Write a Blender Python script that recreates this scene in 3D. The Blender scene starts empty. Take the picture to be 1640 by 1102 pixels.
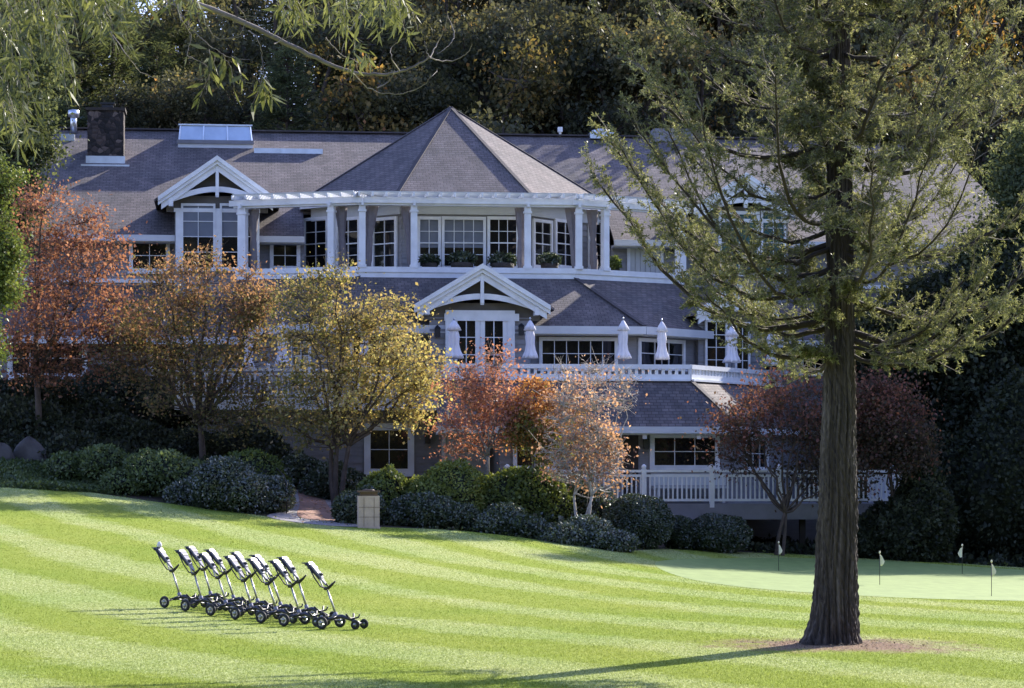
import bpy, math, random
import numpy as np
from mathutils import Vector, Matrix
from mathutils.geometry import delaunay_2d_cdt

random.seed(7); RNG = np.random.default_rng(7)
sc = bpy.context.scene
COL = sc.collection
R = math.radians

# ------------------------------------------------------------------ camera, light, exposure
F = 4100.0; HOR = 765.0                      # photo-pixel focal length and horizon row (photo is 1640 x 1102)
cam_d = bpy.data.cameras.new('camera'); cam = bpy.data.objects.new('camera', cam_d); COL.objects.link(cam)
cam.location = (0, 0, 0); cam.rotation_euler = (R(90), 0, 0)
cam_d.sensor_width = 36; cam_d.lens = F/1640*36; cam_d.shift_y = (HOR-551)/1640
cam_d.clip_start = .5; cam_d.clip_end = 3000
sc.camera = cam
SUN_AZ, SUN_EL = R(40.4), R(29)
sdir = Vector((math.cos(SUN_EL)*math.sin(SUN_AZ), math.cos(SUN_EL)*math.cos(SUN_AZ), math.sin(SUN_EL)))
w = bpy.data.worlds.new('World'); sc.world = w; w.use_nodes = True
nt = w.node_tree; bg = nt.nodes['Background']
sky = nt.nodes.new('ShaderNodeTexSky'); sky.sky_type = 'NISHITA'; sky.sun_disc = False
sky.sun_elevation = SUN_EL; sky.sun_rotation = SUN_AZ; sky.air_density = 1.0; sky.dust_density = .6; sky.ozone_density = 2.2
_mx = nt.nodes.new('ShaderNodeMix'); _mx.data_type = 'RGBA'; _mx.blend_type = 'MULTIPLY'; _mx.inputs[0].default_value = 1
_mx.inputs[7].default_value = (1.10, .97, 1.20, 1); nt.links.new(sky.outputs[0], _mx.inputs[6]); nt.links.new(_mx.outputs[2], bg.inputs[0]); bg.inputs[1].default_value = .15
sl = bpy.data.lights.new('sun', 'SUN'); so = bpy.data.objects.new('sun', sl); COL.objects.link(so)
sl.energy = 5.0; sl.angle = R(.5); sl.color = (1, .93, .82)
so.rotation_euler = sdir.to_track_quat('Z', 'Y').to_euler()
sc.view_settings.view_transform = 'Standard'; sc.view_settings.look = 'None'
sc.view_settings.exposure = 1.25; sc.view_settings.gamma = 1
sc.cycles.max_bounces = 8; sc.cycles.transparent_max_bounces = 8

def at(px, py, Y): return Vector(((px-820)/F*Y, Y, (HOR-py)/F*Y))

# ------------------------------------------------------------------ materials
MATS = {}
def newmat(name):
    m = bpy.data.materials.new(name); m.use_nodes = True; MATS[name] = m
    return m, m.node_tree, m.node_tree.nodes['Principled BSDF']
def N(t, typ, **k):
    n = t.nodes.new(typ)
    for a, b in k.items(): setattr(n, a, b)
    return n
def ramp(t, fac, stops):
    r = N(t, 'ShaderNodeValToRGB'); e = r.color_ramp.elements
    while len(e) < len(stops): e.new(.5)
    for i, (p, c) in enumerate(stops): e[i].position = p; e[i].color = (*c, 1)
    t.links.new(fac, r.inputs[0]); return r.outputs[0]
def noise(t, vec, scale, detail=4, rough=.55, dist=0):
    n = N(t, 'ShaderNodeTexNoise'); n.inputs['Scale'].default_value = scale
    n.inputs['Detail'].default_value = detail; n.inputs['Roughness'].default_value = rough
    n.inputs['Distortion'].default_value = dist
    t.links.new(vec, n.inputs['Vector']); return n.outputs[0]
def math_(t, op, a, b=None, c=None):
    n = N(t, 'ShaderNodeMath', operation=op)
    for i, x in enumerate((a, b, c)):
        if x is None: continue
        if isinstance(x, (int, float)): n.inputs[i].default_value = x
        else: t.links.new(x, n.inputs[i])
    return n.outputs[0]
def mapping(t, vec, scale=(1,1,1), loc=(0,0,0), rot=(0,0,0)):
    m = N(t, 'ShaderNodeMapping'); m.inputs['Scale'].default_value = scale
    m.inputs['Location'].default_value = loc; m.inputs['Rotation'].default_value = rot
    t.links.new(vec, m.inputs[0]); return m.outputs[0]
def mixc(t, fac, a, b, mode='MIX'):
    n = N(t, 'ShaderNodeMix', data_type='RGBA', blend_type=mode)
    for i, x in ((0, fac), (6, a), (7, b)):
        if isinstance(x, tuple): n.inputs[i].default_value = (*x, 1)
        elif isinstance(x, (int, float)): n.inputs[i].default_value = x
        else: t.links.new(x, n.inputs[i])
    return n.outputs[2]
def bump(t, b, h, strength=.5, dist=.02):
    n = N(t, 'ShaderNodeBump'); n.inputs['Strength'].default_value = strength; n.inputs['Distance'].default_value = dist
    t.links.new(h, n.inputs['Height']); t.links.new(n.outputs[0], b.inputs['Normal']); return n

def simple(name, col, rough=.6, var=.15, scale=3, metal=0, bmp=0, bscale=20, spec=.5, stretch=(1,1,1)):
    m, t, b = newmat(name); co = N(t, 'ShaderNodeTexCoord').outputs['Object']
    co2 = mapping(t, co, stretch)
    n = noise(t, co2, scale)
    lo = tuple(c*(1-var) for c in col); hi = tuple(min(1, c*(1+var)) for c in col)
    t.links.new(ramp(t, n, [(.3, lo), (.7, hi)]), b.inputs['Base Color'])
    b.inputs['Roughness'].default_value = rough; b.inputs['Metallic'].default_value = metal
    b.inputs['Specular IOR Level'].default_value = spec
    if bmp: bump(t, b, noise(t, co2, bscale), bmp, .02)
    return m

M_white = simple('white_paint', (.74,.76,.78), .5, .10, 2.6, bmp=.08)
M_cream = simple('cream_paint', (.52,.54,.53), .55, .06, 2)
M_siding = simple('grey_siding', (.235,.235,.245), .65, .12, 2.5, bmp=.15, stretch=(1,1,6))
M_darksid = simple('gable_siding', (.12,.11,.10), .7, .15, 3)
M_fascia = simple('pale_fascia', (.58,.60,.63), .5, .07, 1.5)
M_deckgrey = simple('deck_grey', (.20,.20,.22), .7, .15, 2)
M_metal = simple('galvanised_metal', (.62,.66,.72), .32, .12, 4, metal=.85)
M_black = simple('black_metal', (.015,.015,.018), .4, .3, 8)
M_darkwood = simple('dark_wood', (.035,.028,.022), .8, .3, 4)
M_rubber = simple('rubber', (.018,.018,.02), .7, .3, 10)
M_silver = simple('silver_plastic', (.24,.24,.32), .6, .08, 8, spec=.15)
M_chrome = simple('polished_tube', (.36,.36,.33), .35, .05, 6, metal=.9)
M_blueblk = simple('navy_plastic', (.02,.02,.045), .35, .2, 8)
M_canvas = simple('white_canvas', (.74,.72,.76), .85, .06, 5, bmp=.2, bscale=8)
M_drape = simple('grey_drape', (.20,.18,.19), .9, .15, 5)
M_flag = simple('flag_cloth', (.82,.76,.52), .8, .12, 8)
M_bin = simple('sandstone_panel', (.52,.40,.30), .85, .12, 5, bmp=.3, bscale=40)
M_binlid = simple('bin_lid', (.12,.075,.05), .5, .2, 6)
M_soil = simple('soil', (.05,.036,.024), .95, .4, 1.2, bmp=.8, bscale=5)
M_rock = simple('rock', (.065,.058,.054), .85, .3, 2, bmp=.6, bscale=6)
M_kerb = simple('grey_paver', (.27,.25,.25), .85, .2, 3, bmp=.4, bscale=12)
M_pale_core = simple('pale_bark', (.40,.36,.31), .85, .25, 6)
M_brownbark = simple('brown_bark', (.075,.055,.042), .9, .35, 6, bmp=.5, bscale=15)
M_limb = simple('dark_limb', (.035,.027,.022), .9, .3, 6)
M_greybark = simple('grey_bark', (.20,.175,.155), .9, .3, 6, bmp=.5, bscale=15)

def glass(name, col, rough=.04):
    m, t, b = newmat(name); b.inputs['Base Color'].default_value = (*col, 1)
    b.inputs['Roughness'].default_value = rough; b.inputs['Specular IOR Level'].default_value = .6
    co = N(t, 'ShaderNodeTexCoord').outputs['Object']
    bump(t, b, noise(t, co, .9, 1), .12, .05)
    return m
M_glass = glass('window_glass', (.010,.011,.012))
M_blind = simple('window_blind', (.15,.17,.21), .35, .1, 3)
M_greenrefl = glass('green_reflection_glass', (.05,.12,.12), .08)  # greenish reflection painted into the pane's base colour
M_skyglass = simple('skylight_glazing', (.42,.50,.62), .15, .1, 2, metal=.35)

def shingle_mat(name, dark, light):
    m, t, b = newmat(name); uv = N(t, 'ShaderNodeUVMap').outputs[0]
    br = N(t, 'ShaderNodeTexBrick'); br.offset = .5; br.squash = 1
    br.inputs['Color1'].default_value = (*dark, 1); br.inputs['Color2'].default_value = (*light, 1)
    br.inputs['Mortar'].default_value = (*[c*.55 for c in dark], 1)
    br.inputs['Scale'].default_value = 1; br.inputs['Mortar Size'].default_value = .012; br.inputs['Mortar Smooth'].default_value = .4
    br.inputs['Bias'].default_value = 0; br.inputs['Brick Width'].default_value = .21; br.inputs['Row Height'].default_value = .135
    t.links.new(uv, br.inputs['Vector'])
    n = noise(t, uv, .6, 7, .7); n2 = noise(t, mapping(t, uv, (1,.25,1)), 2.2, 4)
    c = mixc(t, 1, br.outputs[0], ramp(t, n, [(.32, (.62,.66,.68)), (.68, (1.3,1.2,1.16))]), 'MULTIPLY')
    c = mixc(t, 1, c, ramp(t, n2, [(.35, (.8,.8,.8)), (.65, (1.15,1.15,1.15))]), 'MULTIPLY')
    t.links.new(c, b.inputs['Base Color']); b.inputs['Roughness'].default_value = .85
    # each course rises towards its lower edge
    sep = N(t, 'ShaderNodeSeparateXYZ'); t.links.new(uv, sep.inputs[0])
    row = math_(t, 'FRACT', math_(t, 'DIVIDE', sep.outputs[1], .135))
    h = math_(t, 'ADD', math_(t, 'MULTIPLY', math_(t, 'SUBTRACT', 1, row), .7), math_(t, 'MULTIPLY', br.outputs[1], -.6))
    bump(t, b, h, .55, .03)
    return m
M_hip = simple('hip_shingles', (.06,.052,.055), .85, .25, 5, bmp=.4)
M_roof = shingle_mat('roof_shingles', (.098,.086,.088), (.160,.140,.138))

def brickpath():
    m, t, b = newmat('brick_paving'); co = N(t, 'ShaderNodeTexCoord').outputs['Object']
    br = N(t, 'ShaderNodeTexBrick'); t.links.new(mapping(t, co, rot=(0,0,.5)), br.inputs['Vector'])
    br.inputs['Color1'].default_value = (.30,.16,.11,1); br.inputs['Color2'].default_value = (.40,.24,.17,1)
    br.inputs['Mortar'].default_value = (.16,.13,.11,1); br.inputs['Scale'].default_value = 1
    br.inputs['Brick Width'].default_value = .22; br.inputs['Row Height'].default_value = .11; br.inputs['Mortar Size'].default_value = .008
    n = noise(t, co, 1.3)
    t.links.new(mixc(t, 1, br.outputs[0], ramp(t, n, [(.3,(.75,.75,.75)),(.7,(1.15,1.1,1.1))]), 'MULTIPLY'), b.inputs['Base Color'])
    b.inputs['Roughness'].default_value = .85; bump(t, b, br.outputs[1], -.3, .01); return m
M_brick = brickpath()

def stone_mat():
    m, t, b = newmat('chimney_stone'); co = N(t, 'ShaderNodeTexCoord').outputs['Object']
    v = N(t, 'ShaderNodeTexVoronoi'); v.inputs['Scale'].default_value = 6.5; t.links.new(co, v.inputs['Vector'])
    e = N(t, 'ShaderNodeTexVoronoi', feature='DISTANCE_TO_EDGE'); e.inputs['Scale'].default_value = 6.5; t.links.new(co, e.inputs['Vector'])
    sp = N(t, 'ShaderNodeSeparateColor'); t.links.new(v.outputs['Color'], sp.inputs[0])
    c = ramp(t, sp.outputs[0], [(0,(.012,.011,.011)),(.5,(.03,.025,.024)),(.8,(.075,.055,.048)),(1,(.16,.125,.11))])
    ed = ramp(t, e.outputs['Distance'], [(.0,(.3,.3,.3)),(.06,(1,1,1))])
    t.links.new(mixc(t, 1, c, ed, 'MULTIPLY'), b.inputs['Base Color']); b.inputs['Roughness'].default_value = .9
    bump(t, b, e.outputs['Distance'], .8, .06); return m
M_stone = stone_mat()

def lawn_colour(t, co):
    sp = N(t, 'ShaderNodeSeparateXYZ'); t.links.new(co, sp.inputs[0]); X, Y = sp.outputs[0], sp.outputs[1]
    wob = math_(t, 'MULTIPLY', math_(t, 'SUBTRACT', noise(t, co, .16, 3), .5), 1.3)
    s = math_(t, 'ADD', math_(t, 'ADD', math_(t, 'MULTIPLY', X, .857), math_(t, 'MULTIPLY', Y, .516)), wob)
    ph = math_(t, 'COSINE', math_(t, 'MULTIPLY', math_(t, 'SUBTRACT', s, 16.3), 2*math.pi/3.2))
    rag = math_(t, 'ADD', math_(t, 'ADD', math_(t, 'MULTIPLY', math_(t, 'SUBTRACT', noise(t, co, 1.8, 8, .8), .5), 1.5), .5), math_(t, 'MULTIPLY', math_(t, 'SUBTRACT', noise(t, co, .12, 2), .5), 1.6))
    band = ramp(t, math_(t, 'ADD', math_(t, 'MULTIPLY', ph, .5), rag), [(.32,(.06,.06,.06)),(.72,(.92,.92,.92))])
    g1 = ramp(t, noise(t, mapping(t, co, (1,.5,1)), 24, 6, .8), [(.3,(.17,.225,.034)),(.5,(.24,.305,.052)),(.72,(.34,.40,.10))])
    g2 = ramp(t, noise(t, mapping(t, co, (1,.5,1)), 24, 6, .85), [(.35,(.19,.24,.045)),(.5,(.31,.37,.125)),(.64,(.58,.62,.34))])  # palest flecks paint grass highlights into the colour
    c = mixc(t, band, g1, g2)
    big = ramp(t, noise(t, co, .3, 5, .6), [(.3,(.86,.92,.8)),(.7,(1.12,1.04,1.1))])
    c = mixc(t, 1, c, big, 'MULTIPLY')
    # bare patch round the redwood
    dx = math_(t, 'DIVIDE', math_(t, 'SUBTRACT', X, PATCH[0]), PATCH[2]); dy = math_(t, 'DIVIDE', math_(t, 'SUBTRACT', Y, PATCH[1]), PATCH[3])
    d = math_(t, 'SQRT', math_(t, 'ADD', math_(t, 'MULTIPLY', dx, dx), math_(t, 'MULTIPLY', dy, dy)))
    d = math_(t, 'ADD', d, math_(t, 'MULTIPLY', math_(t, 'SUBTRACT', noise(t, co, 2.0, 8, .8), .5), 2.4))
    pm = ramp(t, d, [(.5,(1,1,1)),(1.0,(0,0,0))])
    soil = ramp(t, noise(t, co, 22, 6, .7), [(.3,(.15,.095,.065)),(.5,(.28,.19,.14)),(.7,(.34,.33,.17))])
    return mixc(t, pm, c, soil)
def lawn_mat():
    m, t, b = newmat('mown_grass'); co = N(t, 'ShaderNodeTexCoord').outputs['Object']
    t.links.new(lawn_colour(t, co), b.inputs['Base Color']); b.inputs['Roughness'].default_value = .9; b.inputs['Specular IOR Level'].default_value = .03
    hn = math_(t, 'ADD', noise(t, mapping(t, co, (1,.6,1)), 30, 4, .8), math_(t, 'MULTIPLY', noise(t, co, 6, 4), .9))
    bump(t, b, hn, .7, .05)
    return m
def blade_mat():
    m, t, b = newmat('grass_blades'); t.nodes.remove(b); out = t.nodes['Material Output']
    co = N(t, 'ShaderNodeTexCoord').outputs['Object']; c = lawn_colour(t, co); g = N(t, 'ShaderNodeNewGeometry')
    c = mixc(t, 1, c, ramp(t, g.outputs['Random Per Island'], [(0,(.5,.56,.5)),(.7,(1.02,1.02,1.0)),(1,(1.45,1.4,1.6))]), 'MULTIPLY')  # brightest blades carry painted highlights in their tint
    d = N(t, 'ShaderNodeBsdfDiffuse'); tr = N(t, 'ShaderNodeBsdfTranslucent'); t.links.new(c, d.inputs[0]); t.links.new(c, tr.inputs[0])
    m1 = N(t, 'ShaderNodeMixShader'); m1.inputs[0].default_value = .5; t.links.new(d.outputs[0], m1.inputs[1]); t.links.new(tr.outputs[0], m1.inputs[2])
    t.links.new(m1.outputs[0], out.inputs[0]); return m

def green_mat():
    m, t, b = newmat('putting_turf'); co = N(t, 'ShaderNodeTexCoord').outputs['Object']
    n = noise(t, mapping(t, co, (1,.4,1)), 3, 6, .6)
    t.links.new(ramp(t, n, [(.3,(.14,.205,.04)),(.7,(.19,.265,.06))]), b.inputs['Base Color'])
    b.inputs['Roughness'].default_value = .8; bump(t, b, noise(t, co, 40), .2, .01); return m

def leaf_mat(name, stops, trans=.42, gloss=.05, rnd=.45, sat=1):
    m, t, b = newmat(name)
    t.nodes.remove(b); out = t.nodes['Material Output']
    a = N(t, 'ShaderNodeAttribute', attribute_name='tint'); g = N(t, 'ShaderNodeNewGeometry')
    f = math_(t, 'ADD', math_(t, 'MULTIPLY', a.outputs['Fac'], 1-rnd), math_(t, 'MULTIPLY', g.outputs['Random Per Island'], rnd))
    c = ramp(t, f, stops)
    d = N(t, 'ShaderNodeBsdfDiffuse'); tr = N(t, 'ShaderNodeBsdfTranslucent'); gl = N(t, 'ShaderNodeBsdfGlossy')
    gl.inputs['Roughness'].default_value = .38; gl.inputs['Color'].default_value = (1,1,1,1)
    t.links.new(c, d.inputs[0]); t.links.new(mixc(t, 1, c, (1.25,1.15,.7), 'MULTIPLY'), tr.inputs[0])
    m1 = N(t, 'ShaderNodeMixShader'); m1.inputs[0].default_value = trans
    t.links.new(d.outputs[0], m1.inputs[1]); t.links.new(tr.outputs[0], m1.inputs[2])
    m2 = N(t, 'ShaderNodeMixShader'); m2.inputs[0].default_value = gloss
    t.links.new(m1.outputs[0], m2.inputs[1]); t.links.new(gl.outputs[0], m2.inputs[2])
    t.links.new(m2.outputs[0], out.inputs[0]); return m

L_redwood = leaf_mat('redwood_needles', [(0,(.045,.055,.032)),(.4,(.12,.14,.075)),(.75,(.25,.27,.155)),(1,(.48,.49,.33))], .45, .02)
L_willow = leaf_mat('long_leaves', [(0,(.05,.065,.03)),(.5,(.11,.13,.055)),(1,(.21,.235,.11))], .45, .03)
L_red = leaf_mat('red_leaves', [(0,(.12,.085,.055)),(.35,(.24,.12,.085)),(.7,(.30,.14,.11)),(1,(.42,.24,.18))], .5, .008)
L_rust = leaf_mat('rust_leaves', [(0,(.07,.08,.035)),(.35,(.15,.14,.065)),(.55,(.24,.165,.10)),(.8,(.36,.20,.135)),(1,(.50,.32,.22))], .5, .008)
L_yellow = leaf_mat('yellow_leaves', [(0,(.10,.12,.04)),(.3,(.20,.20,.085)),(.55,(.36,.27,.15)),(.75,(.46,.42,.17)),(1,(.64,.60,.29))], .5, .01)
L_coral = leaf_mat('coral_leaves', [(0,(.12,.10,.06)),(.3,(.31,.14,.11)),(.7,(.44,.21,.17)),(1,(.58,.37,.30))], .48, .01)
L_orange = leaf_mat('orange_leaves', [(0,(.08,.11,.03)),(.4,(.19,.20,.06)),(.6,(.46,.22,.10)),(1,(.62,.36,.17))], .45, .01)
L_pink = leaf_mat('sparse_pink_leaves', [(0,(.2,.14,.09)),(.5,(.48,.28,.22)),(1,(.62,.45,.36))], .48, .01)
L_maroon = leaf_mat('maroon_leaves', [(0,(.035,.038,.024)),(.4,(.085,.065,.05)),(.7,(.20,.09,.08)),(1,(.33,.15,.125))], .45, .008)
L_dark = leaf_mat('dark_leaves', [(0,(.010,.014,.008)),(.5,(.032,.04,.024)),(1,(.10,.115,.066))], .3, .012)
L_conif = leaf_mat('conifer_needles', [(0,(.03,.042,.024)),(.5,(.085,.11,.058)),(1,(.20,.225,.12))], .45, .01)
L_oak = leaf_mat('oak_leaves', [(0,(.03,.035,.022)),(.45,(.08,.085,.05)),(.8,(.16,.155,.085)),(.92,(.24,.18,.08)),(1,(.42,.24,.09))], .45, .01)
L_autumn = leaf_mat('autumn_leaves', [(0,(.04,.048,.022)),(.45,(.10,.095,.04)),(.7,(.20,.155,.055)),(.88,(.36,.22,.07)),(1,(.36,.15,.07))], .45, .01)
L_hedge = leaf_mat('hedge_leaves', [(0,(.014,.025,.011)),(.6,(.042,.066,.028)),(1,(.12,.165,.07))], .25, .075)
L_gloss = leaf_mat('glossy_hedge_leaves', [(0,(.014,.024,.011)),(.6,(.04,.062,.028)),(1,(.15,.20,.09))], .25, .10)
L_mound = leaf_mat('mound_leaves', [(0,(.03,.05,.02)),(.5,(.085,.125,.045)),(1,(.19,.25,.10))], .35, .03)
L_bush = leaf_mat('bush_leaves', [(0,(.06,.085,.02)),(.5,(.14,.18,.045)),(.85,(.27,.31,.085)),(1,(.36,.28,.1))], .35, .02)
L_light = leaf_mat('bright_leaves', [(0,(.05,.08,.02)),(.5,(.12,.16,.045)),(1,(.22,.26,.08))], .4, .02)

# ------------------------------------------------------------------ object helpers
def tag(o, label=None, cat=None, group=None, kind=None):
    if label: o['label'] = label
    if cat: o['category'] = cat
    if group: o['group'] = group
    if kind: o['kind'] = kind
    return o
def empty(name, loc=(0,0,0), rz=0):
    o = bpy.data.objects.new(name, None); COL.objects.link(o); o.location = loc; o.rotation_euler = (0,0,rz)
    o.empty_display_size = .3; return o
def copy_tree(o, parent=None):
    c = o.copy(); COL.objects.link(c)
    if parent: c.parent = parent
    for ch in o.children: copy_tree(ch, c)
    return c

class MB:
    def __init__(s): s.v = []; s.f = []; s.sm = []; s.mi = []
    def add(s, verts, faces, smooth=False, mi=0):
        n = len(s.v); s.v += [tuple(map(float, p)) for p in verts]
        s.f += [tuple(n+i for i in f) for f in faces]; s.sm += [smooth]*len(faces); s.mi += [mi]*len(faces)
        return s
    def hexa(s, p, mi=0):   # p: 8 points, bottom ring 0-3, top ring 4-7
        return s.add(p, [(3,2,1,0),(4,5,6,7),(0,1,5,4),(1,2,6,5),(2,3,7,6),(3,0,4,7)], mi=mi)
    def box(s, x0, x1, y0, y1, z0, z1, mi=0):
        return s.hexa([(x0,y0,z0),(x1,y0,z0),(x1,y1,z0),(x0,y1,z0),(x0,y0,z1),(x1,y0,z1),(x1,y1,z1),(x0,y1,z1)], mi)
    def tube(s, pts, rad, n=6, cap=True, mi=0, smooth=True):
        pts = [Vector(p) for p in pts]
        if isinstance(rad, (int, float)): rad = [rad]*len(pts)
        vs = []; prev = None
        for i, p in enumerate(pts):
            d = (pts[min(i+1, len(pts)-1)] - pts[max(i-1, 0)]); d = d.normalized() if d.length > 1e-9 else Vector((0,0,1))
            ref = prev if prev is not None else (Vector((0,0,1)) if abs(d.z) < .9 else Vector((1,0,0)))
            a = (ref - d*ref.dot(d)); a = a.normalized() if a.length > 1e-6 else d.orthogonal().normalized()
            prev = a; b = d.cross(a)
            for k in range(n):
                t = 2*math.pi*k/n; vs.append(p + (a*math.cos(t)+b*math.sin(t))*rad[i])
        fs = []
        for i in range(len(pts)-1):
            for k in range(n): fs.append((i*n+k, i*n+(k+1)%n, (i+1)*n+(k+1)%n, (i+1)*n+k))
        if cap: fs += [tuple(range(n-1,-1,-1)), tuple(range((len(pts)-1)*n, len(pts)*n))]
        return s.add(vs, fs, smooth, mi)
    def bar(s, a, b, w, h, mi=0):
        a, b = Vector(a), Vector(b); d = (b-a).normalized()
        x = d.cross(Vector((0,0,1))); x = x.normalized() if x.length > 1e-5 else Vector((1,0,0)); y = x.cross(d)
        P = []
        for p in (a, b):
            for i, j in ((-1,-1),(1,-1),(1,1),(-1,1)): P.append(p + x*(w/2*i) + y*(h/2*j))
        return s.hexa(P, mi)
    def lathe(s, prof, n=16, c=(0,0,0), mod=None, mi=0, smooth=True):
        vs = []; 
        for i, (r, z) in enumerate(prof):
            for k in range(n):
                t = 2*math.pi*k/n; rr = r*(mod(t, i) if mod else 1)
                vs.append((c[0]+rr*math.cos(t), c[1]+rr*math.sin(t), c[2]+z))
        fs = [(i*n+k, i*n+(k+1)%n, (i+1)*n+(k+1)%n, (i+1)*n+k) for i in range(len(prof)-1) for k in range(n)]
        fs += [tuple(range(n-1,-1,-1)), tuple(range((len(prof)-1)*n, len(prof)*n))]
        return s.add(vs, fs, smooth, mi)
    def torus(s, c, ax, R0, r, n=20, m=8, mi=0):
        ax = Vector(ax).normalized(); a = ax.orthogonal().normalized(); b = ax.cross(a); c = Vector(c); vs = []
        for i in range(n):
            t = 2*math.pi*i/n; d = a*math.cos(t)+b*math.sin(t)
            for j in range(m):
                q = 2*math.pi*j/m; vs.append(c + d*(R0+r*math.cos(q)) + ax*(r*math.sin(q)))
        return s.add(vs, [(i*m+j, ((i+1)%n)*m+j, ((i+1)%n)*m+(j+1)%m, i*m+(j+1)%m) for i in range(n) for j in range(m)], True, mi)
    def build(s, name, mat, parent=None, loc=None):
        me = bpy.data.meshes.new(name); me.from_pydata(s.v, [], s.f)
        mats = mat if isinstance(mat, (list, tuple)) else [mat]
        for m in mats: me.materials.append(m)
        me.polygons.foreach_set('use_smooth', s.sm); me.polygons.foreach_set('material_index', s.mi)
        uv = me.uv_layers.new(name='UVMap').data
        for p in me.polygons:
            n = p.normal; h = Vector((-n.y, n.x, 0))
            if h.length < .02: h = Vector((1,0,0)); k = Vector((0,1,0))
            else: h.normalize(); k = n.cross(h)
            for li in p.loop_indices:
                co = me.vertices[me.loops[li].vertex_index].co; uv[li].uv = (co.dot(h), co.dot(k))
        me.update()
        o = bpy.data.objects.new(name, me); COL.objects.link(o)
        if parent: o.parent = parent
        if loc: o.location = loc
        return o

def quads_obj(name, V, tint, mats, parent=None, extra=None, nv=4):
    """V: (N,nv,3) faces. extra: MB of bark / core geometry (material index 1)."""
    n = len(V); ev = np.array(extra.v, float).reshape(-1,3) if extra and extra.v else np.zeros((0,3))
    ef = extra.f if extra else []
    nn = n*nv; verts = np.concatenate([V.reshape(-1,3), ev]).astype(np.float32)
    me = bpy.data.meshes.new(name)
    me.vertices.add(len(verts)); me.vertices.foreach_set('co', verts.ravel())
    lens = [len(f) for f in ef]; tot = nn + sum(lens)
    loops = np.concatenate([np.arange(nn), np.array([i+nn for f in ef for i in f], dtype=np.int64)]) if ef else np.arange(nn)
    starts = np.concatenate([np.arange(n)*nv, nn + np.concatenate([[0], np.cumsum(lens)[:-1]])]) if ef else np.arange(n)*nv
    me.loops.add(tot); me.loops.foreach_set('vertex_index', loops.astype(np.int32))
    me.polygons.add(n+len(ef)); me.polygons.foreach_set('loop_start', starts.astype(np.int32))
    me.polygons.foreach_set('material_index', np.array([0]*n + [1]*len(ef), dtype=np.int32))
    me.polygons.foreach_set('use_smooth', np.array([False]*n + [True]*len(ef)))
    for m in mats: me.materials.append(m)
    at_ = me.attributes.new('tint', 'FLOAT', 'POINT')
    tv = np.concatenate([np.repeat(tint, nv), np.full(len(ev), .1)]).astype(np.float32); at_.data.foreach_set('value', tv)
    me.update(calc_edges=True); me.validate()
    o = bpy.data.objects.new(name, me); COL.objects.link(o)
    if parent: o.parent = parent
    return o

def leaf_quads(P, L, W, D=None, jitter=1.0, droop=0, nrm=None):
    """P (N,3) leaf bases; diamond-shaped leaves, random or given axis D."""
    n = len(P); rnd = RNG.normal(size=(n,3)); rnd /= np.linalg.norm(rnd, axis=1, keepdims=True)+1e-9
    A = rnd if D is None else D + rnd*jitter
    A[:,2] -= droop; A /= np.linalg.norm(A, axis=1, keepdims=True)+1e-9
    Bn = RNG.normal(size=(n,3)) if nrm is None else nrm + RNG.normal(size=(n,3))*.45
    B = np.cross(A, Bn); B /= np.linalg.norm(B, axis=1, keepdims=True)+1e-9
    q_ = RNG.uniform(.45,1.5,n); l = (L*q_)[:,None]; w_ = (W*q_*RNG.uniform(.7,1.25,n))[:,None]
    return np.stack([P, P+A*l*.45+B*w_*.5, P+A*l, P+A*l*.45-B*w_*.5], axis=1)

# ------------------------------------------------------------------ terrain
CP = [(0,1102,29),(820,1102,29),(1640,1102,29),(260,984,42),(570,1010,39),(1335,1032,35),
      (1247,919,65),(1588,958,53),(1410,938,57),(1540,920,64),(1100,930,57),
      (0,800,64),(0,905,50),(420,825,66),(500,843,66),(600,846,66),(750,850,66),(1000,885,67),(1060,884,69),(1200,886,71.5),(1400,893,72),(1640,913,70),
      (820,930,52),(300,880,55),
      (0,745,70),(60,655,75),(0,612,82),(200,690,75),(330,735,74),(450,775,75),(545,765,77),(620,785,77),(480,795,72),
      (100,775,68.5),(300,808,68),(800,800,80),(900,840,72),(1250,880,80),(1640,880,92),(0,600,95),(820,740,95),(1000,860,76)]
Pc = [at(*c) for c in CP] + [Vector(q) for q in ((0,0,-1.7),(-15,8,-1.7),(15,8,-1.8),(-40,30,-2),(40,30,-2.6),(-45,60,0),(45,60,-2.8),(-45,95,4),(50,95,-1.5),(-30,75,2.5),(32,78,-2.6))]
A_ = np.array([[p.x, p.y] for p in Pc]); Z_ = np.array([p.z for p in Pc])
def _K(r2): return np.where(r2 > 1e-9, .5*r2*np.log(np.maximum(r2, 1e-9)), 0)
_n = len(A_); _D = ((A_[:,None]-A_[None])**2).sum(-1)
_M = np.zeros((_n+3,_n+3)); _M[:_n,:_n] = _K(_D) + np.eye(_n)*8.0
_M[:_n,_n] = 1; _M[:_n,_n+1:] = A_; _M[_n,:_n] = 1; _M[_n+1:,:_n] = A_.T
_W = np.linalg.solve(_M, np.concatenate([Z_,[0,0,0]]))
def hts(XY):
    XY = np.atleast_2d(np.array(XY, float)); x = np.clip(XY[:,0], -48, 50); y = np.clip(XY[:,1], -5, 98)
    Q = np.stack([x,y],1); z = np.zeros(len(Q))
    for i in range(0, len(Q), 4000):
        q = Q[i:i+4000]; D = ((q[:,None]-A_[None])**2).sum(-1)
        z[i:i+4000] = _K(D)@_W[:_n] + _W[_n] + q@_W[_n+1:]
    z = np.clip(z, -4, 6)
    t = np.clip(XY[:,1]-97, 0, 75)
    return z + .27*t*t/(t+8)
def ht(x, y): return float(hts([(x, y)])[0])
def gp(px, Y):      # ground point under a photo column at depth Y
    x = (px-820)/F*Y; return Vector((x, Y, ht(x, Y)))

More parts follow.
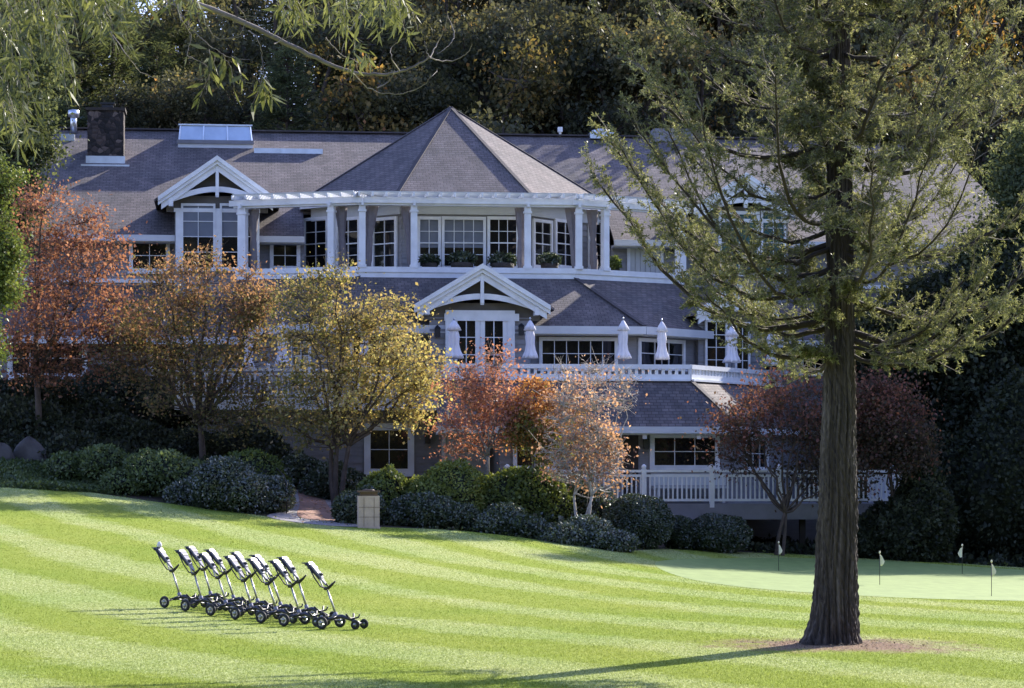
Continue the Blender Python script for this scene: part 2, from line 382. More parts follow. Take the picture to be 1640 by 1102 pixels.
T = gp(1335, 35); PATCH = (T.x+.1, T.y-.2, 1.95, 1.6)
def grid_obj(name, xs, ys, dz, mat, jit=0):
    X, Y = np.meshgrid(xs, ys); XY = np.stack([X.ravel(), Y.ravel()], 1); z = hts(XY)+dz
    nx, ny = len(xs), len(ys); mb = MB()
    V = [(XY[i,0], XY[i,1], z[i]) for i in range(len(XY))]
    mb.add(V, [(j*nx+i, j*nx+i+1, (j+1)*nx+i+1, (j+1)*nx+i) for j in range(ny-1) for i in range(nx-1)], True)
    return mb.build(name, mat)
xs = np.unique(np.concatenate([np.linspace(-400,-30,12), np.arange(-30,30.1,.6), np.linspace(30,400,12)]))
ys = np.unique(np.concatenate([np.linspace(-200,0,9), np.arange(0,98,.6), np.arange(98,175,4), np.linspace(175,600,8)]))
tag(grid_obj('ground', xs, ys, 0, M_soil), kind='structure')

def sheet(name, poly, dz, mat, step=.8):
    poly = [Vector((p[0], p[1])) for p in poly]
    # densify the outline
    P = []
    for a, b in zip(poly, poly[1:]+poly[:1]):
        k = max(1, int((b-a).length/step)); P += [a+(b-a)*i/k for i in range(k)]
    n = len(P); x0, x1 = min(p.x for p in P), max(p.x for p in P); y0, y1 = min(p.y for p in P), max(p.y for p in P)
    pts = list(P)
    for x in np.arange(x0, x1, step):
        for y in np.arange(y0, y1, step): pts.append(Vector((x+.013, y+.017)))
    v, e, f, *_ = delaunay_2d_cdt(pts, [], [list(range(n))], 1, 1e-5)
    z = hts([(p.x, p.y) for p in v]) + dz
    mb = MB(); mb.add([(p.x, p.y, z[i]) for i, p in enumerate(v)], [tuple(q) for q in f], True)
    o = mb.build(name, mat)
    return o
def smooth_poly(pts, k=6):
    out = []; n = len(pts)
    for i in range(n):
        p0, p1, p2, p3 = [Vector(pts[(i+j-1) % n]) for j in range(4)]
        for q in range(k):
            t = q/k; out.append(.5*((2*p1)+(-p0+p2)*t+(2*p0-5*p1+4*p2-p3)*t*t+(-p0+3*p1-3*p2+p3)*t**3))
    return out
def xy(px, Y): return ((px-820)/F*Y, Y)
lawn_edge = [(-38,64.5)] + [xy(0,67.2), xy(130,67.6), xy(300,67.1), xy(420,66.3), xy(500,65.9), xy(600,65.9), xy(700,66.2), xy(800,66.3), xy(900,66.4), xy(1010,67.3), xy(1060,69.3), xy(1200,71.3), xy(1300,72), xy(1400,72.3), xy(1500,72.1), xy(1640,70.8), (30,69)]
lawn_poly = lawn_edge + [(34,40),(30,8),(-30,8),(-40,40)]
M_lawn = lawn_mat(); M_green = green_mat()
tag(sheet('lawn', lawn_poly, .03, M_lawn, .8), kind='structure')
gr = smooth_poly([xy(1050,62), xy(1100,57), xy(1200,53.5), xy(1380,51.5), xy(1560,51), (14,52), (18,57), (17,65), xy(1600,69), xy(1440,70.3), xy(1280,70), xy(1150,68), xy(1070,65.5)])
tag(sheet('putting_green', gr, .036, M_green, .8), kind='structure')
path_out = smooth_poly([xy(428,66.2), xy(500,65.3), xy(598,65.7), xy(572,67.5), xy(548,69), xy(540,72), xy(560,76), xy(610,78.5), xy(560,79), xy(470,77), xy(452,73), xy(462,69)])
path_in = smooth_poly([xy(478,67.0), xy(520,66.6), xy(556,67.2), xy(545,68.8), xy(528,70), xy(520,73), xy(540,76.5), xy(500,76.5), xy(478,74), xy(480,70)])
tag(sheet('path_edging', path_out, .04, M_kerb, .5), kind='structure')
tag(sheet('path', path_in, .05, M_brick, .5), kind='structure')

def blades():
    M = blade_mat(); n = 620000
    Y = 26.5+(72-26.5)*RNG.uniform(0,1,n)**1.9; px = RNG.uniform(-40,1680,n); X = (px-820)/F*Y
    lx = np.array([p[0] for p in lawn_edge]); ly = np.array([p[1] for p in lawn_edge]); keep = Y < np.interp(X, lx, ly)-.1
    d = np.sqrt(((X-PATCH[0])/PATCH[2])**2+((Y-PATCH[1])/PATCH[3])**2); keep &= (d > 1.0) | (RNG.uniform(size=n) < d*.7)
    gx = np.array([p[0] for p in gr]); gy = np.array([p[1] for p in gr]); ins = np.zeros(n, bool); j = len(gx)-1
    for i in range(len(gx)):
        ins ^= ((gy[i] > Y) != (gy[j] > Y)) & (X < (gx[j]-gx[i])*(Y-gy[i])/(gy[j]-gy[i]+1e-12)+gx[i]); j = i
    keep &= ~ins; X, Y = X[keep], Y[keep]; z = hts(np.stack([X,Y],1))+.028; n = len(X)
    a = RNG.uniform(0, math.pi, n); w_ = RNG.uniform(.003,.006,n)*(Y/32); h = RNG.uniform(.008,.026,n); l = RNG.normal(size=(n,2))*.012
    V = np.stack([np.stack([X-np.cos(a)*w_, Y-np.sin(a)*w_, z],1), np.stack([X+np.cos(a)*w_, Y+np.sin(a)*w_, z],1), np.stack([X+l[:,0], Y+l[:,1], z+h],1)],1)
    o = quads_obj('grass', V, np.zeros(n), [M], nv=3); tag(o, 'short mown grass blades standing up across the striped lawn', 'grass', kind='stuff')
blades()
def litter(name, cx, cy, sx, sy, n, size, mat, lab):
    XY = np.stack([cx+RNG.normal(size=n)*sx, cy+RNG.normal(size=n)*sy],1); z = hts(XY)+.055+RNG.uniform(0,.015,n)
    V = leaf_quads(np.concatenate([XY, z[:,None]],1), size, size*.7, nrm=np.tile([0,0,2.5],(n,1)), D=RNG.normal(size=(n,3))*[1,1,.12], jitter=0)
    o = quads_obj(name, V, RNG.uniform(size=n), [mat]); tag(o, lab, 'fallen leaves', kind='stuff')
litter('redwood_litter', T.x, T.y-.1, .7, .6, 1200, .03, M_soil, 'brown bark scraps and needles fallen round the redwood base')
litter('fallen_leaves', xy(520,69)[0], 69, 1.2, 2.2, 420, .07, L_orange, 'fallen autumn leaves on the brick path and the grass before it')

# ------------------------------------------------------------------ CLUBHOUSE
BA = R(6.2); X0, Y0 = (722-820)/F*86, 86.0; cB, sB = math.cos(BA), math.sin(BA)
house = empty('clubhouse', (X0, Y0, 0), BA)
tag(house, 'long grey clapboard clubhouse with shingled roofs, white trim and terraces behind the lawn', 'building')
class Fac:
    """A vertical wall plane through A and B (local u, v); s runs A to B, o is distance out of the wall."""
    def __init__(s, A, B): s.A = Vector(A); s.d = (Vector(B)-s.A).normalized(); s.n = Vector((s.d.y, -s.d.x)); s.L = (Vector(B)-s.A).length
    def pt(s, px, py=None):
        k = (px-820)/F
        ax, ay = X0+s.A.x*cB-s.A.y*sB, Y0+s.A.x*sB+s.A.y*cB
        dx, dy = s.d.x*cB-s.d.y*sB, s.d.x*sB+s.d.y*cB
        t = (k*ay-ax)/(dx-k*dy)
        return t if py is None else (t, (HOR-py)/F*(ay+dy*t))
    def q(s, t, o, z): p = s.A+s.d*t+s.n*o; return (p.x, p.y, z)
    def box(s, mb, t0, t1, o0, o1, z0, z1, mi=0):
        return mb.hexa([s.q(t0,o1,z0), s.q(t1,o1,z0), s.q(t1,o0,z0), s.q(t0,o0,z0), s.q(t0,o1,z1), s.q(t1,o1,z1), s.q(t1,o0,z1), s.q(t0,o0,z1)], mi)
def fv(v): return Fac((0, v), (1, v))
def siding(fac, t0, t1, z0, z1, course=.19, name='wall', mat=None):
    mb = MB(); z = z0; back = -.2
    while z < z1-1e-3:
        zz = min(z+course, z1)
        mb.add([fac.q(t0,.03,z), fac.q(t1,.03,z), fac.q(t1,.004,zz), fac.q(t0,.004,zz), fac.q(t0,back,z), fac.q(t1,back,z), fac.q(t1,back,zz), fac.q(t0,back,zz)],
               [(0,1,2,3),(1,0,4,5),(4,0,3,7),(1,5,6,2),(5,4,7,6)])
        z = zz
    return mb.build(name, mat or M_siding, house)
def window(fac, px0, py0, px1, py1, cols, rows, pane=M_glass, casing=.12, name='window', sash=None, blind=None, o=.035, sill=True):
    t0, z1 = fac.pt(px0, py0); t1, z0 = fac.pt(px1, py1); c = casing
    mb = MB()
    fac.box(mb, t0, t0+c, o, o+.07, z0, z1); fac.box(mb, t1-c, t1, o, o+.07, z0, z1)
    fac.box(mb, t0+c, t1-c, o, o+.067, z1-c*1.1, z1); fac.box(mb, t0+c, t1-c, o, o+.067, z0, z0+c*.9)
    if sill: fac.box(mb, t0-.05, t1+.05, o, o+.11, z0-.06, z0-.002)
    a0, a1, b0, b1 = t0+c, t1-c, z0+c*.9, z1-c*1.1; m = .022
    for i in range(1, cols):
        x = a0+(a1-a0)*i/cols; fac.box(mb, x-m/2, x+m/2, o+.012, o+.045, b0, b1)
    for j in range(1, rows):
        z = b0+(b1-b0)*j/rows; mm = m*1.7 if (sash and j == sash) else m
        fac.box(mb, a0, a1, o+.014, o+(.052 if mm > m else .042), z-mm/2, z+mm/2)
    wo = mb.build(name, M_white, house)
    pb = MB()
    if blind:
        zb = b1-(b1-b0)*blind; fac.box(pb, a0, a1, o-.02, o+.008, b0, zb); pb.build('pane', pane, wo)
        pb = MB(); fac.box(pb, a0, a1, o-.02, o+.009, zb, b1); pb.build('blind', M_blind, wo)
    else:
        fac.box(pb, a0, a1, o-.02, o+.008, b0, b1); pb.build('pane', pane, wo)
    return wo
def lantern(fac, px, py):
    t, z = fac.pt(px, py); mb = MB()
    fac.box(mb, t-.05, t+.05, .03, .06, z-.1, z+.14); fac.box(mb, t-.08, t+.08, .09, .25, z-.2, z+.06)
    mb.bar(fac.q(t,.05,z+.12), fac.q(t,.18,z+.12), .03, .03)
    mb.hexa([fac.q(t-.1,.27,z+.06), fac.q(t+.1,.27,z+.06), fac.q(t+.1,.07,z+.06), fac.q(t-.1,.07,z+.06), fac.q(t-.02,.19,z+.16), fac.q(t+.02,.19,z+.16), fac.q(t+.02,.15,z+.16), fac.q(t-.02,.15,z+.16)])
    mb.build('wall_lantern', M_black, house)
def roof_poly(name, polys, mat=M_roof, thick=.09, parent=None):
    """each polygon extruded straight down by thick"""
    mb = MB()
    for P in polys:
        P = [Vector(p) for p in P]; n = len(P)
        nn = Vector((0,0,0))
        for i in range(1, n-1): nn += (P[i]-P[0]).cross(P[i+1]-P[0])
        if nn.z < 0: P = P[::-1]
        Q = [p-Vector((0,0,thick)) for p in P]
        mb.add(P+Q, [tuple(range(n)), tuple(range(2*n-1,n-1,-1))] + [(i, n+i, n+(i+1)%n, (i+1)%n) for i in range(n)])
    return mb.build(name, mat, parent or house)

# --- main roof
vE, vR, zE = -3.6, 4.0, 7.71; kR = .572; zR = zE+(vR-vE)*kR
fr, fe, fb = fv(vR), fv(vE), fv(-3.0)
uL = fr.pt(95); uR = fr.pt(1500); eL = fe.pt(-60); eR = fe.pt(1665); vB = 2*vR-vE
roof_poly('main_roof', [[(eL,vE,zE),(-5.0,vE,zE),(-5.0,-1.9,zE+(-1.9-vE)*kR),(uL,vR,zR)], [(-5.0,-1.9,zE+(-1.9-vE)*kR),(5.0,-1.9,zE+(-1.9-vE)*kR),(uR,vR,zR),(uL,vR,zR)], [(5.0,vE,zE),(eR,vE,zE),(uR,vR,zR),(5.0,-1.9,zE+(-1.9-vE)*kR)], [(eR,vB,zE),(eL,vB,zE),(uL,vR,zR),(uR,vR,zR)],
                        [(eL,vB,zE),(eL,vE,zE),(uL,vR,zR)], [(eR,vE,zE),(eR,vB,zE),(uR,vR,zR)]])
mb = MB(); mb.bar((uL,vR,zR+.03), (uR,vR,zR+.03), .28, .05); mb.build('ridge_cap', M_hip, house)
for q0, q1 in ((eL, -5.0), (5.0, eR)):
    mb = MB(); mb.box(q0,q1,vE-.12,vE-.003,zE-.2,zE-.005); mb.box(q0,q1,vE-.003,-3.0,zE-.23,zE-.16)
    mb.build('fascia', M_fascia, house)
# body of the house
mb = MB(); mb.box(eL+.6, eR-.6, -1.7, vB-.6, -2.6, zE-.1); mb.build('rear_walls', M_siding, house)
siding(fb, eL+.6, -5.0, 5.9, zE-.12); siding(fb, 5.0, eR-.6, 5.9, zE-.12)
# small upper windows and doors in the main wall
window(fb, 207, 382, 272, 436, 2, 2)
window(fb, 432, 386, 481, 432, 2, 2)
t0, z1 = fb.pt(1004, 386); t1, z0 = fb.pt(1062, 438); mb = MB()
fb.box(mb, t0, t0+.1, .03, .1, z0, z1); fb.box(mb, t1-.1, t1, .03, .1, z0, z1); fb.box(mb, t0+.1, t1-.1, .03, .097, z1-.1, z1)
d = mb.build('door_frame', M_white, house); mb = MB()
k = 6
for i in range(k):
    a = t0+.1+(t1-t0-.2)*i/k; b = t0+.1+(t1-t0-.2)*(i+1)/k; fb.box(mb, a+.008, b-.008, .02, .055, z0, z1-.1)
mb.build('plank_door', M_cream, d)
lantern(fb, 1080, 395)

# --- octagonal pavilion
zO, ap, zA = 8.99, 5.1, 12.44
def octv(a, z): return [(a/math.cos(R(22.5))*math.sin(R(22.5+45*i)), -a/math.cos(R(22.5))*math.cos(R(22.5+45*i)), z) for i in range(-1, 7)]
O = octv(ap, zO)
roof_poly('pavilion_roof', [[O[i], O[(i+1)%8], (0,0,zA)] for i in range(8)])
mb = MB()
for i in (7, 0, 1, 2, 3):
    a = Vector(O[i]); mb.bar(a+Vector((0,0,.02)), (0,0,zA+.015), .13, .025)
mb.build('hip_caps', M_hip, house)
O2 = octv(ap-.02, zO-.1); O3 = octv(ap-.35, zO-.1)
mb = MB()
for i in range(8):
    a, b = Vector(O2[i]), Vector(O2[(i+1)%8]); mb.bar(a+Vector((0,0,-.07)), b+Vector((0,0,-.07)), .05, .16)
mb.add([(x,y,z-.12) for x,y,z in O2], [tuple(range(8))])
mb.build('pavilion_soffit', M_white, house)
W8 = octv(4.7, 0)
# facets with windows: left (i=7 -> O[7],O[0]), front (O[0],O[1]), right (O[1],O[2])
fl = Fac(W8[7][:2], W8[0][:2]); ff = Fac(W8[0][:2], W8[1][:2]); fR = Fac(W8[1][:2], W8[2][:2])
fll = Fac(W8[6][:2], W8[7][:2]); frr = Fac(W8[2][:2], W8[3][:2])
for fc in (fll, fl, ff, fR, frr): siding(fc, 0, fc.L, 6.4, 8.8, name='pavilion_wall')
mb = MB()
for fc in (fl, ff, fR): fc.box(mb, .02, fc.L-.02, .035, .09, 8.35, 8.78)
mb.build('frieze_board', M_cream, house)
for a, b, cc, bl_ in ((668,706,2,.6),(707,778,4,.6),(780,831,3,0)): window(ff, a, 347, b, 431, cc, 4, sash=2, blind=bl_ or None, casing=.09)
for a, b, cc in ((488,528,2),(541,579,2),(598,638,2)): window(fl, a, 350, b, 431, cc, 4, sash=2, casing=.09)
for a, b, cc in ((851,882,2),(886,920,2),(940,963,2)): window(fR, a, 350, b, 431, cc, 4, sash=2, casing=.09)

# --- balcony and pergola
PB = [(-7.15,-4.7),(-3.4,-6.2),(3.4,-6.2),(7.15,-4.3)]
zF = 6.52
mb = MB(); pl = PB+[(7.15,-2.75),(-7.15,-2.75)]; n = len(pl)
mb.add([(x,y,zF) for x,y in pl]+[(x,y,zF-.25) for x,y in pl], [tuple(range(n)), tuple(range(2*n-1,n-1,-1))]+[(i,n+i,n+(i+1)%n,(i+1)%n) for i in range(n)])
mb.build('balcony_floor', M_deckgrey, house)
mb = MB()
segs = [Fac(PB[i], PB[i+1]) for i in range(3)]
for sgm in segs:
    sgm.box(mb, -.02, sgm.L+.02, .005, .09, zF-.14, zF+.03); sgm.box(mb, -.02, sgm.L+.02, .005, .05, zF-.3, zF-.142)
mb.build('balcony_trim', M_white, house)
zb0, zb1 = 8.46, 8.72
mb = MB()
for sgm in segs: sgm.box(mb, -.08, sgm.L+.08, -.1, .1, zb0, zb1)
for sgm in segs: sgm.box(mb, -.2, sgm.L+.2, .12, .17, zb0+.06, zb1-.02)
mb.build('pergola_beam', M_white, house)
mb = MB(); inner = [4.7]
for si, sgm in enumerate(segs):
    k = int(sgm.L/.42)
    for i in range(k+1):
        t = sgm.L*i/k
        back = {0: -1.0-1.2*t/sgm.L, 1: -1.35, 2: -2.2+1.0*t/sgm.L}[si]
        mb.bar(sgm.q(t, .42, zb1+.05), sgm.q(t, back, zb1+.14 if si == 1 else zb1+.1), .05, .13)
mb.build('pergola_rafters', M_white, house)
mb = MB()
for si, sgm in enumerate(segs):
    for o_ in np.arange(-1.0 if si != 1 else -.9, .42, .2):
        mb.bar(sgm.q(-.1+o_*.3, o_, zb1+.135), sgm.q(sgm.L+.1-o_*.3, o_, zb1+.135), .07, .03)
mb.build('pergola_slats', M_cream, house)
def post(fac, px, z0, z1, wd=.2, o=0, name='post'):
    t = fac.pt(px); mb = MB()
    fac.box(mb, t-wd/2, t+wd/2, o-wd/2, o+wd/2, z0, z1)
    fac.box(mb, t-wd/2-.03, t+wd/2+.03, o-wd/2-.03, o+wd/2+.03, z1-.2, z1-.14); fac.box(mb, t-wd/2-.03, t+wd/2+.03, o-wd/2-.03, o+wd/2+.03, z0, z0+.1)
    fac.box(mb, t-.04, t+.04, o+wd/2, o+wd/2+.2, z1-.02, z1+.1)
    return mb.build(name, M_white, house)
for px in (580,663,845,927): post(segs[1], px, zF, zb0, o=-.02)
post(segs[0], 531, zF, zb0); post(segs[0], 389, zF, zb0, .26); post(segs[2], 969, zF, zb0); post(segs[2], 1090, zF, zb0, .26)

# curtains and planters on the balcony: things of their own
def to_world(p): return Matrix.Translation((X0,Y0,0)) @ Matrix.Rotation(BA,4,'Z') @ Vector(p)
cur_lab = ['narrow grey drape tied beside the far left balcony post','grey drape gathered beside the second balcony post from the left','grey drape hanging just right of the third balcony post',
           'grey drape swept left of the middle balcony post','grey drape hanging left of the post right of the three centre windows','grey drape swept left of the fifth full balcony post','grey drape hanging left of the balcony post nearest the plank door']
for i, (sg, px, lean) in enumerate(((0,400,.0),(0,541,.05),(1,597,-.12),(1,652,.12),(1,836,0),(1,915,.12),(2,957,.05))):
    fc = segs[sg]; t = fc.pt(px); p = to_world(fc.q(t, -.3, zF)); mb = MB(); n = 20; H = zb0-zF
    prof = [(.05,0),(.075,.25),(.06,.9),(.05,1.0),(.085,1.5),(.11,H)]
    vs = []
    for r, z in prof:
        for k in range(n):
            a = 2*math.pi*k/n; rr = r*(1+.25*math.sin(6*a+i)); vs.append((rr*1.5*math.cos(a)+lean*(1-z/H)*1.4, rr*math.sin(a), z))
    mb.add(vs, [(j*n+k, j*n+(k+1)%n, (j+1)*n+(k+1)%n, (j+1)*n+k) for j in range(len(prof)-1) for k in range(n)], True)
    o = mb.build('curtain', M_drape); o.location = p; o.rotation_euler = (0,0,BA); tag(o, cur_lab[i], 'curtain', 'curtains on the balcony posts')

# --- gables
def gable(px_l, px_pk, px_r, py_pk, py_e, v, depth, name, arch=True, wall_px=None, wall_bottom=None, fac=None):
    fc = fac or fv(v)
    tp, zp = fc.pt(px_pk, py_pk); tl, ze = fc.pt(px_l, py_e); tr, _ = fc.pt(px_r, py_e); tl, tr = tp-(tr-tl)/2, tp+(tr-tl)/2
    # roof
    sl = (zp-ze)/(tp-tl); ov = .12
    g = roof_poly(name, [[fc.q(tl-ov,.55,ze-ov*sl), fc.q(tp,.55,zp), fc.q(tp,-depth,zp), fc.q(tl-ov,-depth,ze-ov*sl)],
                         [fc.q(tp,.55,zp), fc.q(tr+ov,.55,ze-ov*sl), fc.q(tr+ov,-depth,ze-ov*sl), fc.q(tp,-depth,zp)]], thick=.07)
    def rake(o0, o1, dz0, dz1, mb, cut=0):
        mb.hexa([fc.q(tl+cut,o1,ze+cut*sl-dz1), fc.q(tp,o1,zp-dz1), fc.q(tp,o0,zp-dz1), fc.q(tl+cut,o0,ze+cut*sl-dz1), fc.q(tl+cut,o1,ze+cut*sl-dz0), fc.q(tp,o1,zp-dz0), fc.q(tp,o0,zp-dz0), fc.q(tl+cut,o0,ze+cut*sl-dz0)])
        mb.hexa([fc.q(tp,o1,zp-dz1), fc.q(tr-cut,o1,ze+cut*sl-dz1), fc.q(tr-cut,o0,ze+cut*sl-dz1), fc.q(tp,o0,zp-dz1), fc.q(tp,o1,zp-dz0), fc.q(tr-cut,o1,ze+cut*sl-dz0), fc.q(tr-cut,o0,ze+cut*sl-dz0), fc.q(tp,o0,zp-dz0)])
    mb = MB(); rake(.50,.60,-.01,.14,mb); rake(.44,.54,.142,.26,mb); rake(.38,.47,.262,.46,mb,.1)
    mb.build('bargeboard', M_white, g)
    # soffit and recessed tympanum
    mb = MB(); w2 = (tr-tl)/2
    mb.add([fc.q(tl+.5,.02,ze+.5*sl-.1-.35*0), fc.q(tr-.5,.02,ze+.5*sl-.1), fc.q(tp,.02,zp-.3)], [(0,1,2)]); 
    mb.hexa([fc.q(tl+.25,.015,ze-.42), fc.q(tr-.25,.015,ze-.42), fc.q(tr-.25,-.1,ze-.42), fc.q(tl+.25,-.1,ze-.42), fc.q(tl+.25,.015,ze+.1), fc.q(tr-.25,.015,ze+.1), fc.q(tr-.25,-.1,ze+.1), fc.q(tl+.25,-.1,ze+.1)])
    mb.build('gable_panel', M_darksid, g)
    # arched tie, king post
    mb = MB(); k = 14; a0, a1 = tl+.42, tr-.42; zt = ze+.02; rise = .34
    for i in range(k):
        q0, q1 = i/k, (i+1)/k; x0, x1 = a0+(a1-a0)*q0, a0+(a1-a0)*q1; h0, h1 = rise*math.sin(math.pi*q0), rise*math.sin(math.pi*q1)
        mb.hexa([fc.q(x0,.42,zt+h0-.17), fc.q(x1,.42,zt+h1-.17), fc.q(x1,.34,zt+h1-.17), fc.q(x0,.34,zt+h0-.17), fc.q(x0,.42,zt+h0), fc.q(x1,.42,zt+h1), fc.q(x1,.34,zt+h1), fc.q(x0,.34,zt+h0)])
    fc.box(mb, tp-.05, tp+.05, .36, .48, zt+.0, zp-.3); fc.box(mb, tp-.055, tp+.055, .35, .5, zt+rise-.3, zt+rise-.1)
    for s_ in (a0-.02, a1+.02): fc.box(mb, s_-.07, s_+.07, .05, .5, zt-.3, zt-.06)
    mb.build('arched_tie', M_white, g)
    return fc, tl, tr, tp, ze, zp

# upper left dormer
fc, tl, tr, tp, ze, zp = gable(250, 348, 438, 253, 318, -3.78, 6.0, 'dormer_roof')
a, b = fc.pt(280), fc.pt(415)
mb = MB(); fc.box(mb, a, b, -3.5, 0, 5.6, ze-.05); mb.build('dormer_wall', M_siding, house)
mb = MB(); fc.box(mb, a-.03, b+.03, .0, .06, ze-.42, ze-.3)
for px in (286, 348, 386, 411): t = fc.pt(px); fc.box(mb, t-.09, t+.09, .0, .08, 6.55, ze-.422)
mb.build('dormer_trim', M_white, house)
window(fc, 290, 326, 345, 432, 2, 4, blind=.5, casing=.07, o=.03); window(fc, 352, 326, 386, 432, 1, 4, blind=.5, casing=.07, o=.03); window(fc, 388, 326, 410, 432, 1, 4, blind=.35, casing=.05, o=.03)
# upper right dormer
fc, tl, tr, tp, ze, zp = gable(1108, 1190, 1275, 280, 335, -3.9, 6.0, 'dormer_roof')
a, b = fc.pt(1138), fc.pt(1262)
mb = MB(); fc.box(mb, a, b, -3.0, 0, 5.6, ze-.05); mb.build('dormer_wall', M_siding, house)
mb = MB(); fc.box(mb, a-.03, b+.03, .0, .06, ze-.42, ze-.3); mb.build('dormer_trim', M_white, house)
window(fc, 1150, 338, 1216, 440, 2, 4, pane=M_greenrefl, casing=.1, o=.03); window(fc, 1218, 338, 1258, 440, 2, 4, pane=M_greenrefl, casing=.07, o=.03)

# --- middle roof (below the balcony) and first floor
zM1, zM0 = 6.25, 4.58; vm0 = -6.4
f64 = fv(vm0)
uml, umr = f64.pt(-40), f64.pt(1640)
roof_poly('lower_wing_roof', [[(uml,vm0,zM0-.25),(umr,vm0,zM0-.25),(umr,-3.02,zM1-.1),(uml,-3.02,zM1-.1)]])
mb = MB(); mb.box(uml,umr,vm0-.12,vm0-.003,zM0-.48,zM0-.255); mb.build('fascia', M_fascia, house)
mb = MB(); fb.box(mb, uml, -7.3, .03, .09, zM1-.02, zM1+.1); mb.build('wall_trim', M_white, house); mb = MB(); fb.box(mb, 7.3, umr, .03, .09, zM1-.02, zM1+.1); mb.build('wall_trim', M_white, house)
# bay roof
fE = fv(-9.0); eb = fE.pt(1032); ebl = fE.pt(475)
P2 = [(x, y, zF-.28) for x, y in PB]
fch = fv(-6.6); ec = fch.pt(1145); ecl = fch.pt(395)
roof_poly('bay_roof', [[(ebl,-9,zM0),(eb,-9,zM0),P2[2],P2[1]], [(eb,-9,zM0),(ec,-6.6,zM0),P2[3],P2[2]], [(ecl,-6.6,zM0),(ebl,-9,zM0),P2[1],P2[0]]])
mb = MB(); mb.bar(Vector(P2[2])+Vector((0,0,.02)), (eb,-9,zM0+.03), .16, .03); mb.build('hip_caps', M_hip, house); mb = MB(); mb.bar(Vector(P2[1])+Vector((0,0,.02)), (ebl,-9,zM0+.03), .16, .03); mb.build('hip_caps', M_hip, house)
cf = Fac((eb,-9), (ec,-6.6)); cfl = Fac((ecl,-6.6), (ebl,-9))
mb = MB()
for q, L0, L1 in ((fE, ebl, eb), (cf, 0, cf.L), (cfl, 0, cfl.L)):
    q.box(mb, L0-.03, L1+.03, .003, .12, zM0-.24, zM0-.005); q.box(mb, L0+.03, L1-.03, -.7, .003, zM0-.27, zM0-.2)
mb.build('fascia', M_fascia, house)
fw = fv(-8.45); wl, wr = fw.pt(500), fw.pt(1020)
siding(fw, wl, wr, 2.3, zM0-.2, name='terrace_wall')
fwc = Fac((wr,-8.45), (fv(-6.1).pt(1140),-6.1)); siding(fwc, 0, fwc.L, 2.3, zM0-.2, name='terrace_wall')
fwl = Fac((fv(-6.1).pt(400),-6.1), (wl,-8.45)); siding(fwl, 0, fwl.L, 2.3, zM0-.2, name='terrace_wall')
fs = fv(-5.8)
siding(fs, uml+.5, umr-.6, 1.9, zM0-.42, name='terrace_wall')
mb = MB(); mb.box(uml+.6, umr-.7, -5.6, -3.1, -2.6, zM0-.45); mb.box(wl+.3, wr-.3, -8.25, -5.6, -2.6, zM0-.3); mb.build('inner_walls', M_siding, house)
# windows along the terrace
window(fw, 863, 540, 989, 592, 6, 2, casing=.1); window(fwc, 1020, 541, 1094, 592, 3, 2, casing=.1)
window(fw, 560, 528, 655, 592, 4, 3); window(fwl, 470, 540, 500, 600, 2, 4, casing=.06)
window(fs, 12, 540, 140, 606, 4, 2, casing=.16); window(fs, 1206, 548, 1262, 598, 2, 2); window(fs, 1280, 540, 1330, 600, 2, 2)
window(fs, 240, 545, 300, 606, 2, 2)
# central gable with french doors
fc, tl, tr, tp, ze, zp = gable(660, 770, 877, 425, 490, -9.1, 4.0, 'gable_roof')
a, b = fc.pt(688), fc.pt(850)
siding(fc, a, b, 2.3, ze-.3, name='gable_wall')
mb = MB(); t0, z1 = fc.pt(706, 489); t1 = fc.pt(836)
fc.box(mb, t0+.1, t1-.1, .035, .12, ze-.44, ze-.22)
t0, t1 = fc.pt(713), fc.pt(824); zt = fc.pt(713, 497)[1]
fc.box(mb, t0, t0+.22, .035, .11, 2.3, zt); fc.box(mb, t1-.22, t1, .035, .11, 2.3, zt); fc.box(mb, t0+.22, t1-.22, .035, .107, zt-.16, zt)
dfr = mb.build('door_frame', M_white, house)
zt -= .16; t0 += .22; t1 -= .22; tm = (t0+t1)/2
for a0, a1 in ((t0, tm-.005), (tm+.005, t1)):
    mb = MB(); r_ = .14
    fc.box(mb, a0, a0+r_, .03, .085, 2.35, zt); fc.box(mb, a1-r_, a1, .03, .085, 2.35, zt); fc.box(mb, a0+r_, a1-r_, .03, .083, zt-.13, zt); fc.box(mb, a0+r_, a1-r_, .03, .083, 2.35, 2.65)
    am = (a0+a1)/2; fc.box(mb, am-.015, am+.015, .035, .075, 2.65, zt-.13)
    for j in range(1, 4): z = 2.65+(zt-.13-2.65)*j/4; fc.box(mb, a0+r_, a1-r_, .035, .073, z-.013, z+.013)
    dd = mb.build('french_door', M_white, house); mb = MB(); fc.box(mb, a0+r_, a1-r_, .02, .05, 2.65, zt-.13); mb.build('pane', M_glass, dd)
lantern(fc, 700, 530); lantern(fc, 834, 527)
# right lower gable with glazed door
fg = Fac((fv(-6.9).pt(1105), -6.9), (fv(-6.5).pt(1240), -6.5))
fc, tl, tr, tp, ze, zp = gable(1108, 1172, 1238, 455, 500, None, 3.2, 'gable_roof', fac=fg)
a, b = fc.pt(1118), fc.pt(1226); siding(fc, a, b, 2.3, ze-.3, name='gable_wall')
window(fc, 1128, 512, 1164, 600, 2, 4, casing=.07, name='glazed_door'); window(fc, 1176, 516, 1200, 600, 2, 4, casing=.06)

